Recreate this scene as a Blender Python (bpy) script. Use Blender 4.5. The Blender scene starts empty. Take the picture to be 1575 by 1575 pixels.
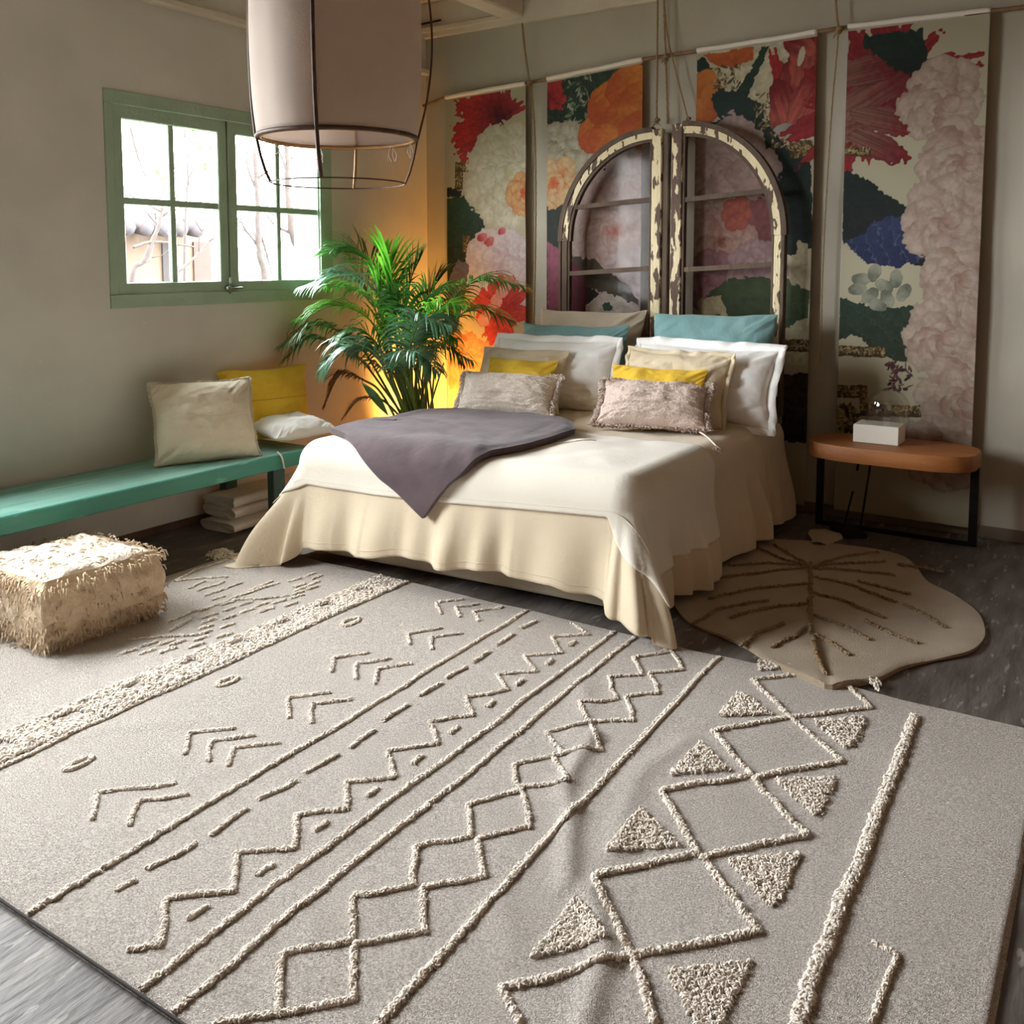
import bpy, math, random
import numpy as np
from mathutils import Vector, Matrix
R = math.radians
PI = math.pi
rng = np.random.default_rng(7)
random.seed(7)
S = bpy.context.scene
COL = S.collection

# ------------------------------------------------------------------ camera
F, CX, CY, PITCH, YAW, CH = 1451., 787.5, 532., R(5.0), R(33.2), 1.55
fw = np.array((-math.sin(YAW)*math.cos(PITCH), math.cos(YAW)*math.cos(PITCH), -math.sin(PITCH)))
rt = np.array((math.cos(YAW), math.sin(YAW), 0.))
up = np.array((-math.sin(YAW)*math.sin(PITCH), math.cos(YAW)*math.sin(PITCH), math.cos(PITCH)))

def at(px, py, ax, v):
    """point of the room seen at (px, py) on the plane axis=v"""
    d = fw + (px-CX)/F*rt - (py-CY)/F*up
    t = (v-(0, 0, CH)[ax])/d[ax]
    return np.array((0, 0, CH)) + t*d

cam = bpy.data.cameras.new('camera')
cam.sensor_width = 36; cam.sensor_fit = 'HORIZONTAL'
cam.lens = F/1575*36
cam.shift_y = -(787.5-CY)/1575
cam.clip_start = .02
co = bpy.data.objects.new('camera', cam); COL.objects.link(co)
co.location = (0, 0, CH)
co.rotation_euler = (PI/2-PITCH, 0, YAW)
S.camera = co

# ------------------------------------------------------------------ noise
def hsh(ix, iy, iz, s):
    n = (ix.astype(np.int64)*374761393 + iy.astype(np.int64)*668265263 + iz.astype(np.int64)*2147483647 + s*974634777) & 0xffffffff
    n = ((n ^ (n >> 13))*1274126177) & 0xffffffff
    n = (n ^ (n >> 16)) & 0xffffffff
    return n/4294967295.0

def vn(x, y, z=None, s=0):
    x = np.asarray(x, float); y = np.asarray(y, float)
    z = np.zeros_like(x) if z is None else np.asarray(z, float)+np.zeros_like(x)
    y = y+np.zeros_like(x)
    ix, iy, iz = np.floor(x), np.floor(y), np.floor(z)
    fx, fy, fz = x-ix, y-iy, z-iz
    fx, fy, fz = [f*f*(3-2*f) for f in (fx, fy, fz)]
    r = 0
    for a in (0, 1):
        for b in (0, 1):
            for c in (0, 1):
                w = (fx if a else 1-fx)*(fy if b else 1-fy)*(fz if c else 1-fz)
                r = r+w*hsh(ix+a, iy+b, iz+c, s)
    return r*2-1

def fbm(x, y, z=None, s=0, o=4):
    r, a = 0, 1.
    for k in range(o):
        zz = None if z is None else np.asarray(z)*2**k
        r = r+a*vn(np.asarray(x)*2**k, np.asarray(y)*2**k, zz, s+k*17); a *= .5
    return r

def sstep(a, b, x):
    t = np.clip((np.asarray(x, float)-a)/(b-a), 0, 1)
    return t*t*(3-2*t)

# ------------------------------------------------------------------ materials
def lin(c):
    return tuple((v/255/12.92 if v/255 <= .04045 else ((v/255+.055)/1.055)**2.4) for v in c)

def new_mat(name):
    m = bpy.data.materials.new(name); m.use_nodes = True
    nt = m.node_tree
    return m, nt, nt.nodes['Principled BSDF'], nt.links

def mat(name, c1, c2=None, scale=8., rough=.8, bump=0., bscale=60., detail=4, sheen=0., metal=0., weave=0., wscale=900., trans=0., spots=None, coords='Object', stretch=None, spec=.5, ramp=(.35, .65)):
    m, nt, b, L = new_mat(name)
    c1 = lin(c1); c2 = lin(c2) if c2 else c1
    tc = nt.nodes.new('ShaderNodeTexCoord'); mp = nt.nodes.new('ShaderNodeMapping')
    if stretch: mp.inputs['Scale'].default_value = stretch
    L.new(tc.outputs[coords], mp.inputs[0])
    n = nt.nodes.new('ShaderNodeTexNoise'); n.inputs['Scale'].default_value = scale; n.inputs['Detail'].default_value = detail
    L.new(mp.outputs[0], n.inputs['Vector'])
    r = nt.nodes.new('ShaderNodeValToRGB')
    r.color_ramp.elements[0].position = ramp[0]; r.color_ramp.elements[1].position = ramp[1]
    r.color_ramp.elements[0].color = (*c1, 1); r.color_ramp.elements[1].color = (*c2, 1)
    L.new(n.outputs[0], r.inputs[0])
    col = r.outputs[0]
    if spots:
        sc, thr, c3 = spots
        n3 = nt.nodes.new('ShaderNodeTexNoise'); n3.inputs['Scale'].default_value = sc; n3.inputs['Detail'].default_value = 6
        L.new(mp.outputs[0], n3.inputs['Vector'])
        r3 = nt.nodes.new('ShaderNodeValToRGB'); r3.color_ramp.elements[0].position = thr; r3.color_ramp.elements[1].position = thr+.02
        L.new(n3.outputs[0], r3.inputs[0])
        mx = nt.nodes.new('ShaderNodeMix'); mx.data_type = 'RGBA'
        L.new(r3.outputs[0], mx.inputs[0]); L.new(col, mx.inputs[6]); mx.inputs[7].default_value = (*lin(c3), 1)
        col = mx.outputs[2]
    L.new(col, b.inputs['Base Color'])
    b.inputs['Roughness'].default_value = rough; b.inputs['Metallic'].default_value = metal
    b.inputs['Specular IOR Level'].default_value = spec
    if sheen: b.inputs['Sheen Weight'].default_value = sheen
    h = None
    if bump:
        n2 = nt.nodes.new('ShaderNodeTexNoise'); n2.inputs['Scale'].default_value = bscale; n2.inputs['Detail'].default_value = 5
        L.new(mp.outputs[0], n2.inputs['Vector'])
        bp = nt.nodes.new('ShaderNodeBump'); bp.inputs['Strength'].default_value = bump; bp.inputs['Distance'].default_value = .01
        L.new(n2.outputs[0], bp.inputs['Height']); h = bp
    if weave:
        v = nt.nodes.new('ShaderNodeTexVoronoi'); v.inputs['Scale'].default_value = wscale
        L.new(mp.outputs[0], v.inputs['Vector'])
        bp = nt.nodes.new('ShaderNodeBump'); bp.inputs['Strength'].default_value = weave; bp.inputs['Distance'].default_value = .004
        L.new(v.outputs[0], bp.inputs['Height'])
        if h: L.new(h.outputs[0], bp.inputs['Normal'])
        h = bp
    if h: L.new(h.outputs[0], b.inputs['Normal'])
    if trans:
        tr = nt.nodes.new('ShaderNodeBsdfTranslucent'); ms = nt.nodes.new('ShaderNodeMixShader')
        L.new(col, tr.inputs[0])
        ms.inputs[0].default_value = trans
        L.new(b.outputs[0], ms.inputs[1]); L.new(tr.outputs[0], ms.inputs[2])
        L.new(ms.outputs[0], nt.nodes['Material Output'].inputs[0])
    return m

def attr_mat(name, rough=.7, noise=.12):
    m, nt, b, L = new_mat(name)
    a = nt.nodes.new('ShaderNodeVertexColor'); a.layer_name = 'print'
    L.new(a.outputs[0], b.inputs['Base Color'])
    b.inputs['Roughness'].default_value = rough
    b.inputs['Specular IOR Level'].default_value = .25
    n2 = nt.nodes.new('ShaderNodeTexNoise'); n2.inputs['Scale'].default_value = 3
    bp = nt.nodes.new('ShaderNodeBump'); bp.inputs['Strength'].default_value = .3; bp.inputs['Distance'].default_value = .02
    tc = nt.nodes.new('ShaderNodeTexCoord'); L.new(tc.outputs['Object'], n2.inputs['Vector'])
    L.new(n2.outputs[0], bp.inputs['Height']); L.new(bp.outputs[0], b.inputs['Normal'])
    return m

M = {}
M['wall'] = mat('wall_plaster', (208, 204, 197), (218, 214, 206), scale=2.2, rough=.9, bump=.35, bscale=9, spots=(26, .71, (222, 214, 198)), spec=.2)
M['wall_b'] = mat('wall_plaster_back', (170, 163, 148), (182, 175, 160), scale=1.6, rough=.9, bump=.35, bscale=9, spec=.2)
M['wall_w'] = mat('warm_plaster', (150, 116, 90), (160, 126, 98), scale=1.6, rough=.9, spec=.2)
M['ceil'] = mat('ceiling_boards', (204, 194, 178), (214, 204, 188), scale=3, rough=.85, bump=.3, bscale=20)
M['floor'] = mat('worn_floor', (78, 71, 67), (106, 98, 92), scale=5, rough=.55, bump=.5, bscale=14, spots=(11, .62, (134, 126, 118)), stretch=(3, .7, 1))
M['green'] = mat('green_paint', (158, 180, 158), (168, 190, 168), scale=6, rough=.55, bump=.4, bscale=40, spots=(22, .72, (144, 166, 146)))
M['greend'] = mat('green_gap', (40, 58, 48), rough=.8)
M['rug'] = mat('rug_weave', (186, 172, 160), (242, 232, 222), scale=190, rough=.95, bump=.75, bscale=330, sheen=.2, weave=.9, wscale=420, spots=(260, .74, (200, 190, 180)), spec=.1, detail=6)
M['rugstain'] = mat('rug_pile', (228, 216, 201), (236, 225, 212), scale=60, rough=.95, sheen=.3, spec=.1)
M['leafrug'] = mat('leaf_rug_pile', (170, 150, 124), (184, 164, 138), scale=5, rough=.97, bump=.9, bscale=220, sheen=.3, spec=.1)
M['leafvein'] = mat('leaf_rug_vein', (140, 118, 92), (160, 138, 110), scale=80, rough=.97, spec=.1)
M['cover'] = mat('beige_cotton', (208, 191, 164), (216, 200, 174), scale=3, rough=.9, bump=.25, bscale=60, weave=.2, wscale=700, sheen=.2, spec=.15)
M['blanket'] = mat('ivory_cotton', (222, 214, 200), (229, 221, 207), scale=3, rough=.9, bump=.2, bscale=60, weave=.2, wscale=700, sheen=.2, spec=.15)
M['base'] = mat('base_fabric', (190, 178, 158), (198, 186, 166), scale=4, rough=.95, bump=.2, bscale=80, spec=.1)
M['quilt'] = mat('mauve_velvet', (84, 71, 74), (94, 80, 83), scale=7, rough=.85, bump=.5, bscale=24, weave=.15, wscale=500, sheen=.15, spec=.15)
M['seam'] = mat('stitched_seam', (226, 218, 200), rough=.9)
M['white_pil'] = mat('white_linen', (248, 246, 243), (252, 250, 247), scale=4, rough=.9, bump=.3, bscale=40, sheen=.2, spec=.15)
M['beige_pil'] = mat('sand_linen', (214, 196, 166), (222, 206, 178), scale=5, rough=.9, bump=.35, bscale=50, sheen=.2, spec=.15, weave=.2, wscale=600)
M['taupe_pil'] = mat('taupe_linen', (176, 162, 142), (188, 174, 154), scale=5, rough=.9, bump=.35, bscale=50, sheen=.2, spec=.15, weave=.2, wscale=600)
M['teal_pil'] = mat('teal_linen', (116, 154, 154), (128, 164, 164), scale=5, rough=.9, bump=.4, bscale=50, sheen=.2, spec=.15, weave=.2, wscale=600)
M['yellow_pil'] = mat('mustard_linen', (228, 186, 60), (238, 198, 74), scale=5, rough=.9, bump=.35, bscale=50, sheen=.1, spec=.15, weave=.2, wscale=600)
M['cream_pil'] = mat('cream_linen', (216, 204, 182), (226, 214, 192), scale=4, rough=.9, bump=.35, bscale=50, sheen=.2, spec=.15, weave=.2, wscale=600)
M['knit'] = mat('knitted_wool', (228, 210, 194), (244, 232, 220), scale=70, rough=.97, bump=.9, bscale=120, sheen=.2, spec=.1)
M['knitb'] = mat('knitted_wool_rose', (216, 194, 182), (226, 206, 194), scale=90, rough=.97, bump=.9, bscale=120, sheen=.2, spec=.1)
M['sage'] = mat('sage_sheet', (150, 152, 132), (162, 162, 142), scale=5, rough=.9, bump=.3, bscale=40, spec=.15)
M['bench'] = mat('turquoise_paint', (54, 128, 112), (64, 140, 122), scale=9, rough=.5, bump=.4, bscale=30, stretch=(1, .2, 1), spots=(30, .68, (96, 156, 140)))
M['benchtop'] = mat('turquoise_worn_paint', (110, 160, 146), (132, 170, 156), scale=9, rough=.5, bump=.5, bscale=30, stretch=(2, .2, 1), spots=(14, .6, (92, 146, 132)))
M['dkgreen'] = mat('dark_green_paint', (38, 62, 60), (48, 74, 70), scale=9, rough=.5)
M['wood'] = mat('honey_wood', (150, 92, 44), (168, 106, 54), scale=4, rough=.5, bump=.3, bscale=40, stretch=(1, 6, 6))
M['metal'] = mat('black_steel', (24, 22, 22), (34, 31, 30), scale=20, rough=.45, metal=.6)
M['oldwood'] = mat('peeling_paint', (74, 58, 46), (92, 74, 58), scale=14, rough=.8, bump=.7, bscale=50, stretch=(1, 1, .3))
M['peel'] = mat('cream_peeling_paint', (222, 206, 168), (214, 198, 160), scale=14, rough=.7, bump=.6, bscale=60, spots=(15, .525, (84, 62, 48)), stretch=(1.6, 1.6, .5))
M['peel2'] = mat('mostly_bare_peeling_paint', (222, 206, 168), (214, 198, 160), scale=14, rough=.7, bump=.6, bscale=60, spots=(13, .46, (84, 62, 48)), stretch=(1.6, 1.6, .5))
M['shade'] = mat('lampshade_cotton', (226, 213, 203), (232, 220, 210), scale=3, rough=.95, bump=.3, bscale=260, trans=.45, spec=.1)
M['rib'] = mat('dark_cane', (72, 48, 36), (96, 68, 52), scale=20, rough=.6)
M['cane'] = mat('light_cane', (186, 140, 84), (204, 160, 104), scale=20, rough=.6)
M['rope'] = mat('jute_rope', (150, 122, 84), (172, 146, 106), scale=120, rough=.95, bump=.8, bscale=300)
M['rod'] = mat('bamboo_rod', (112, 82, 54), (138, 106, 74), scale=20, rough=.7)
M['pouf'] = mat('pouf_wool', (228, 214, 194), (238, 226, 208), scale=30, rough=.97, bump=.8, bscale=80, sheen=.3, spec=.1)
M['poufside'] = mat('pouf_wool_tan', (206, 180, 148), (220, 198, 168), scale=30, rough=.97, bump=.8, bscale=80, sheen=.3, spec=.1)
M['palm'] = mat('palm_leaf', (34, 80, 32), (62, 116, 46), scale=6, rough=.34, trans=.3, spec=.6, ramp=(.3, .7))
M['palmb'] = mat('palm_leaf_bright', (66, 134, 34), (98, 166, 50), scale=6, rough=.38, trans=.4, spec=.5)
M['palmd'] = mat('palm_leaf_blue', (52, 92, 66), (84, 128, 98), scale=6, rough=.28, trans=.2, spec=.7)
M['stem'] = mat('palm_stem', (66, 100, 44), (96, 124, 58), scale=10, rough=.5)
M['dry'] = mat('dry_leaf', (84, 50, 26), (110, 66, 34), scale=10, rough=.8, trans=.25)
M['pot'] = mat('clay_pot', (150, 92, 62), (166, 106, 74), scale=10, rough=.8)
M['soil'] = mat('soil', (50, 38, 30), (66, 50, 40), scale=40, rough=1)
M['paper'] = mat('white_card', (226, 220, 208), rough=.7)
M['pale'] = mat('pale_bedding', (212, 204, 192), (220, 212, 200), scale=4, rough=.9, bump=.3, bscale=30)
M['bark'] = mat('bark', (30, 22, 18), (42, 32, 27), scale=20, rough=.9, bump=.6, bscale=60)
M['ochre'] = mat('ochre_render', (56, 40, 25), (62, 46, 30), scale=3, rough=.9)
M['tile'] = mat('roof_tile', (40, 28, 26), (22, 22, 30), scale=12, rough=.8)
M['ground'] = mat('dry_ground', (64, 56, 46), (74, 66, 54), scale=5, rough=1)
M['leafout'] = mat('spring_leaf', (40, 58, 14), (48, 66, 18), scale=5, rough=.6, trans=.4)
M['brass'] = mat('old_iron', (120, 128, 118), (150, 154, 140), scale=30, rough=.5, metal=.5)
M['print'] = attr_mat('printed_paper')

def glass(name, tint, rough, mixf):
    m, nt, b, L = new_mat(name)
    nt.nodes.remove(b)
    t = nt.nodes.new('ShaderNodeBsdfTransparent'); t.inputs[0].default_value = (*tint, 1)
    g = nt.nodes.new('ShaderNodeBsdfGlossy'); g.inputs['Roughness'].default_value = rough
    ms = nt.nodes.new('ShaderNodeMixShader'); ms.inputs[0].default_value = mixf
    L.new(t.outputs[0], ms.inputs[1]); L.new(g.outputs[0], ms.inputs[2])
    L.new(ms.outputs[0], nt.nodes['Material Output'].inputs[0])
    return m
M['glass'] = glass('window_glass', (.97, .98, .97), .02, .04)
M['oldglass'] = glass('dusty_old_glass', (.90, .87, .86), .08, .004)
M['dome'] = glass('clear_dome_glass', (.93, .94, .93), .02, .12)

# ------------------------------------------------------------------ builders
def tag(o, label=None, cat=None, group=None, kind=None):
    if label: o['label'] = label
    if cat: o['category'] = cat
    if group: o['group'] = group
    if kind: o['kind'] = kind
    return o

def empty(name, loc, label=None, cat=None, group=None, kind=None):
    o = bpy.data.objects.new(name, None); COL.objects.link(o)
    o.location = loc; o.empty_display_size = .1
    return tag(o, label, cat, group, kind)

def world_loc(o):
    v = Vector((0, 0, 0))
    while o is not None:
        v += o.location; o = o.parent
    return v

class MB:
    """collects shapes in world coordinates and links them as one mesh object"""
    def __init__(s):
        s.v = []; s.f4 = []; s.f3 = []; s.n = 0
    def add(s, v, f4=None, f3=None):
        v = np.asarray(v, float).reshape(-1, 3)
        if f4 is not None and len(f4): s.f4.append(np.asarray(f4, int)+s.n)
        if f3 is not None and len(f3): s.f3.append(np.asarray(f3, int)+s.n)
        s.v.append(v); s.n += len(v); return s
    def box(s, a, b, rz=0, piv=None, bev=0.):
        a = np.minimum(a, b)*1.0 if False else np.array(a, float); b = np.array(b, float)
        lo, hi = np.minimum(a, b), np.maximum(a, b)
        e = min(bev, *((hi-lo)/2.01)) if bev else 0
        if e:
            # chamfered box: 24 vertices
            vs = []; idx = {}
            for sx in (0, 1):
                for sy in (0, 1):
                    for sz in (0, 1):
                        c = np.array([hi[0] if sx else lo[0], hi[1] if sy else lo[1], hi[2] if sz else lo[2]])
                        dr = np.array([-1 if sx else 1, -1 if sy else 1, -1 if sz else 1])*e
                        for k in range(3):
                            p = c.copy()
                            for q in range(3):
                                if q != k: p[q] += dr[q]
                            idx[(sx, sy, sz, k)] = len(vs); vs.append(p)
            q4 = []; q3 = []
            for k in range(3):
                o1, o2 = [q for q in range(3) if q != k]
                for sd in (0, 1):
                    r = []
                    for (u, w) in ((0, 0), (1, 0), (1, 1), (0, 1)):
                        key = [0, 0, 0]; key[k] = sd; key[o1] = u; key[o2] = w
                        r.append(idx[(*key, k)])
                    q4.append(r)
                for u in (0, 1):
                    for w in (0, 1):
                        r = []
                        for sd in (0, 1):
                            key = [0, 0, 0]; key[k] = sd; key[o1] = u; key[o2] = w
                            r.append((idx[(*key, o1)], idx[(*key, o2)]))
                        q4.append([r[0][0], r[0][1], r[1][1], r[1][0]])
            for sx in (0, 1):
                for sy in (0, 1):
                    for sz in (0, 1):
                        q3.append([idx[(sx, sy, sz, k)] for k in range(3)])
            v = np.array(vs)
        else:
            v = np.array([[x, y, z] for x in (lo[0], hi[0]) for y in (lo[1], hi[1]) for z in (lo[2], hi[2])])
            q4 = [[0, 1, 3, 2], [4, 6, 7, 5], [0, 4, 5, 1], [2, 3, 7, 6], [0, 2, 6, 4], [1, 5, 7, 3]]; q3 = []
        if rz:
            c = np.array(piv if piv is not None else (lo+hi)/2, float)
            cs, sn = math.cos(rz), math.sin(rz)
            d = v-c
            v = np.stack([c[0]+d[:, 0]*cs-d[:, 1]*sn, c[1]+d[:, 0]*sn+d[:, 1]*cs, v[:, 2]], 1)
        return s.add(v, q4, q3)
    def tube(s, path, r, n=8, cap=True):
        p = np.asarray(path, float); m = len(p)
        rr = np.full(m, r, float) if np.isscalar(r) else np.asarray(r, float)
        t = np.gradient(p, axis=0); t /= np.linalg.norm(t, axis=1)[:, None]+1e-12
        a = np.array((0, 0, 1.)) if abs(t[0][2]) < .9 else np.array((1., 0, 0))
        vs = []
        u = np.cross(t[0], a); u /= np.linalg.norm(u)
        for i in range(m):
            u = u-t[i]*np.dot(u, t[i]); u /= np.linalg.norm(u)+1e-12
            w = np.cross(t[i], u)
            th = np.arange(n)*2*PI/n
            vs.append(p[i]+rr[i]*(np.cos(th)[:, None]*u+np.sin(th)[:, None]*w))
        v = np.concatenate(vs)
        i, j = np.meshgrid(np.arange(m-1), np.arange(n), indexing='ij')
        i = i.ravel(); j = j.ravel(); k = (j+1) % n
        f = np.stack([i*n+j, i*n+k, (i+1)*n+k, (i+1)*n+j], 1)
        f3 = []
        if cap:
            v = np.concatenate([v, p[:1], p[-1:]])
            c0, c1 = m*n, m*n+1
            f3 = [[c0, (q+1) % n, q] for q in range(n)]+[[c1, (m-1)*n+q, (m-1)*n+(q+1) % n] for q in range(n)]
        return s.add(v, f, f3)
    def grid(s, P, wrapu=False):
        P = np.asarray(P, float); a, b = P.shape[:2]
        i, j = np.meshgrid(np.arange(a if wrapu else a-1), np.arange(b-1), indexing='ij')
        i = i.ravel(); j = j.ravel(); i2 = (i+1) % a
        return s.add(P.reshape(-1, 3), np.stack([i*b+j, i2*b+j, i2*b+j+1, i*b+j+1], 1))
    def prism(s, poly, ax, a, b):
        """polygon (2-D, the two other axes in order) extruded along axis ax from a to b (convex or fan-safe from its centre)"""
        poly = np.asarray(poly, float); n = len(poly)
        o = [q for q in range(3) if q != ax]
        v = np.zeros((2*n+2, 3))
        v[:n, o] = poly; v[n:2*n, o] = poly; v[:n, ax] = a; v[n:2*n, ax] = b
        c = poly.mean(0); v[2*n, o] = c; v[2*n+1, o] = c; v[2*n, ax] = a; v[2*n+1, ax] = b
        k = np.arange(n); k2 = (k+1) % n
        return s.add(v, np.stack([k, k2, n+k2, n+k], 1), np.concatenate([np.stack([np.full(n, 2*n), k2, k], 1), np.stack([np.full(n, 2*n+1), n+k, n+k2], 1)]))
    def build(s, name, material, parent=None, smooth=True, auto=None):
        v = np.concatenate(s.v)
        if parent is not None: v = v-np.array(world_loc(parent))
        me = bpy.data.meshes.new(name)
        f4 = np.concatenate(s.f4) if s.f4 else np.zeros((0, 4), int)
        f3 = np.concatenate(s.f3) if s.f3 else np.zeros((0, 3), int)
        me.vertices.add(len(v)); me.vertices.foreach_set('co', v.ravel())
        loops = np.concatenate([f4.ravel(), f3.ravel()])
        me.loops.add(len(loops)); me.loops.foreach_set('vertex_index', loops)
        st = np.concatenate([np.arange(len(f4))*4, len(f4)*4+np.arange(len(f3))*3])
        me.polygons.add(len(st)); me.polygons.foreach_set('loop_start', st)
        me.polygons.foreach_set('use_smooth', np.full(len(st), smooth))
        me.update(); me.validate()
        me.materials.append(material)
        o = bpy.data.objects.new(name, me); COL.objects.link(o)
        if parent is not None: o.parent = parent
        if smooth and auto:
            md = o.modifiers.new('split', 'EDGE_SPLIT'); md.split_angle = R(auto)
        return o

def place_origin(o, loc):
    """moves a mesh's origin to loc (world), keeping its shape in place"""
    loc = np.array(loc, float)
    me = o.data; n = len(me.vertices); v = np.empty(n*3); me.vertices.foreach_get('co', v)
    v = v.reshape(-1, 3)-loc; me.vertices.foreach_set('co', v.ravel()); me.update()
    o.location = loc
    return o

def solid(o, t, off=-1, sub=0):
    if sub:
        m = o.modifiers.new('smooth', 'SUBSURF'); m.levels = sub; m.render_levels = sub
    m = o.modifiers.new('thickness', 'SOLIDIFY'); m.thickness = t; m.offset = off
    return o

def struct(o): o['kind'] = 'structure'; return o

def copy_thing(o, loc=None):
    c = o.copy(); COL.objects.link(c)
    for ch in list(o.children):
        k = ch.copy(); COL.objects.link(k); k.parent = c
        for g in list(ch.children):
            q = g.copy(); COL.objects.link(q); q.parent = k
    if loc is not None: c.location = loc
    return c

def spline(pts, n):
    """smooth path through points"""
    p = np.asarray(pts, float); m = len(p)
    if m == 2: return p[0]+(p[1]-p[0])*np.linspace(0, 1, n)[:, None]
    e = np.concatenate([[2*p[0]-p[1]], p, [2*p[-1]-p[-2]]])
    t = np.linspace(0, m-1, n); i = np.minimum(t.astype(int), m-2); f = (t-i)[:, None]
    a, b, c, d = e[i], e[i+1], e[i+2], e[i+3]
    return .5*((2*b)+(-a+c)*f+(2*a-5*b+4*c-d)*f*f+(-a+3*b-3*c+d)*f**3)

# ------------------------------------------------------------------ room
LX, BY = -4.62, 5.85
RX, FY, CZ = 2.6, -3.2, 3.52
struct(MB().box((LX-.4, FY-.3, -.12), (RX+.3, BY+.3, 0)).build('floor', M['floor'], None, False))
def wall_with_openings(name, x0, x1, y0, y1, z1, holes, m):
    b = MB(); ys = y0
    for (a, c, zb, zt) in sorted(holes):
        b.box((x0, ys, 0), (x1, a, z1))
        b.box((x0, a, 0), (x1, c, zb)); b.box((x0, a, zt), (x1, c, z1)); ys = c
    b.box((x0, ys, 0), (x1, y1, z1))
    return struct(b.build(name, m, None, False))
W1 = (3.085, 4.79, 1.305, 2.48)
W2 = (.20, 2.32, 1.00, 2.85)  # out-of-view window added for light, placed and sized for daylight on rug and bed
W3 = (-2.3, -.5, 1.305, 2.48)
wall_with_openings('wall_left', LX-.36, LX, FY-.3, BY+.3, CZ+.05, [W1, W2], M['wall'])
struct(MB().box((LX, BY, 0), (RX, BY+.3, CZ+.05)).build('wall_back', M['wall_b'], None, False))
struct(MB().box((RX, FY-.3, 0), (RX+.3, BY+.3, CZ+.05)).build('wall_right', M['wall_w'], None, False))
struct(MB().box((LX, FY-.3, 0), (RX, FY, CZ+.05)).build('wall_front', M['wall_w'], None, False))
c = MB()
for k in range(24):
    y0 = FY+k*.39
    c.box((LX-.1, y0+.004, CZ), (RX+.1, min(y0+.386, BY+.1), CZ+.05), bev=.006)
c.box((LX-.2, FY-.2, CZ+.03), (RX+.2, BY+.2, CZ+.12))
struct(c.build('ceiling', M['ceil'], None, False))
# wall plate along the top of the back wall and the ledge on the left wall
struct(MB().box((LX, BY-.035, 3.262), (RX, BY+.01, CZ), bev=.005).build('trim_1', M['ceil'], None, False))
struct(MB().box((LX-.01, FY, 2.985), (LX+.05, BY, 3.03), bev=.008).build('trim_2', M['ceil'], None, False))
for k, x in enumerate((-3.79, -2.52, -1.25, .02, 1.29)):
    o = MB().box((x-.085, FY, 3.30), (x+.085, BY-.036, CZ), bev=.012).build('ceiling_beam', M['ceil'], None, False)
    struct(o)
struct(MB().box((LX, BY-.05, 3.30), (LX+.9, BY-.02, 3.34), bev=.005).build('trim_3', M['ceil'], None, False))
bk0, bk1 = at(645, 38, 1, BY-.06), at(678, 31, 1, BY-.06)
struct(MB().tube([(bk0[0], BY-.06, bk0[2]), (bk1[0], BY-.06, bk1[2])], .008, 6).build('trim_4', M['metal']))
struct(MB().box((LX, FY, 0), (LX+.012, BY, .045), bev=.003).build('baseboard_left', mat('dusty_baseboard', (88, 66, 56), (104, 80, 68), rough=.8), None, False))
struct(MB().box((LX, BY-.014, 0), (RX, BY, .07), bev=.004).build('baseboard_back', mat('back_baseboard', (100, 88, 76), (112, 100, 86), rough=.8), None, False))

def window(n, y0, y1, z0, z1, detail=True):
    w = empty('window_%d' % n, (LX, (y0+y1)/2, z0), kind='structure')
    t = .075
    xo, xi = LX-.10, LX+.012
    b = MB()
    b.box((xo, y0, z1-t), (xi, y1, z1), bev=.004).box((xo, y0, z0), (xi, y1, z0+t), bev=.004)
    b.box((xo, y0, z0+t), (xi, y0+.05, z1-t), bev=.004).box((xo, y1-.115, z0+t), (xi, y1, z1-t), bev=.004)
    b.box((xo, (y0+.05+y1-.115)/2-.03, z0+t), (LX-.03, (y0+.05+y1-.115)/2+.03, z1-t), bev=.003)
    b.build('window_frame', M['green'], w, False)
    MB().box((LX-.34, y0-.0, z0-.03), (xo, y1, z0+.01), bev=.004).build('window_sill', M['wall'], w, False)
    ym = (y0+.05+y1-.115)/2
    for k, (a, c) in enumerate(((y0+.05, ym-.004), (ym+.004, y1-.115))):
        s = .058
        za, zb = z0+t-.006, z1-t+.006
        b = MB(); xa, xb = LX-.045, LX+.0
        sl = s*1.05 if k == 0 else .068
        sr = .068 if k == 0 else .012
        b.box((xa, a+.003, zb-s*1.35), (xb, c, zb), bev=.005).box((xa, a+.003, za), (xb, c, za+s*1.2), bev=.005)
        b.box((xa+.001, a+.003, za+.001), (xb+.0015, a+sl, zb-.001), bev=.005).box((xa+.001, c-sr, za+.001), (xb+.0015, c, zb-.001), bev=.005)
        zm = za+(zb-za)*.5; ymid = (a+sl+c-sr)/2
        b.box((xa+.008, ymid-.019, za), (xb-.008, ymid+.019, zb), bev=.004)
        b.box((xa+.009, a, zm-.020), (xb-.009, c, zm+.020), bev=.004)
        cs = b.build('casement', M['green'], w, False)
        MB().box((LX-.026, a+.02, za+.03), (LX-.022, c-.008, zb-.03)).build('pane', M['glass'], cs, False)
    MB().box((LX, ym-.05, z0+.085), (LX+.03, ym+.045, z0+.105), bev=.004).tube([(LX+.02, ym-.02, z0+.06), (LX+.025, ym-.02, z0+.16)], .007).tube([(LX+.02, ym-.05, z0+.095), (LX+.04, ym+.06, z0+.095)], .006).build('latch', M['brass'], w)
    return w
window(1, *W1); window(2, *W2)

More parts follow.
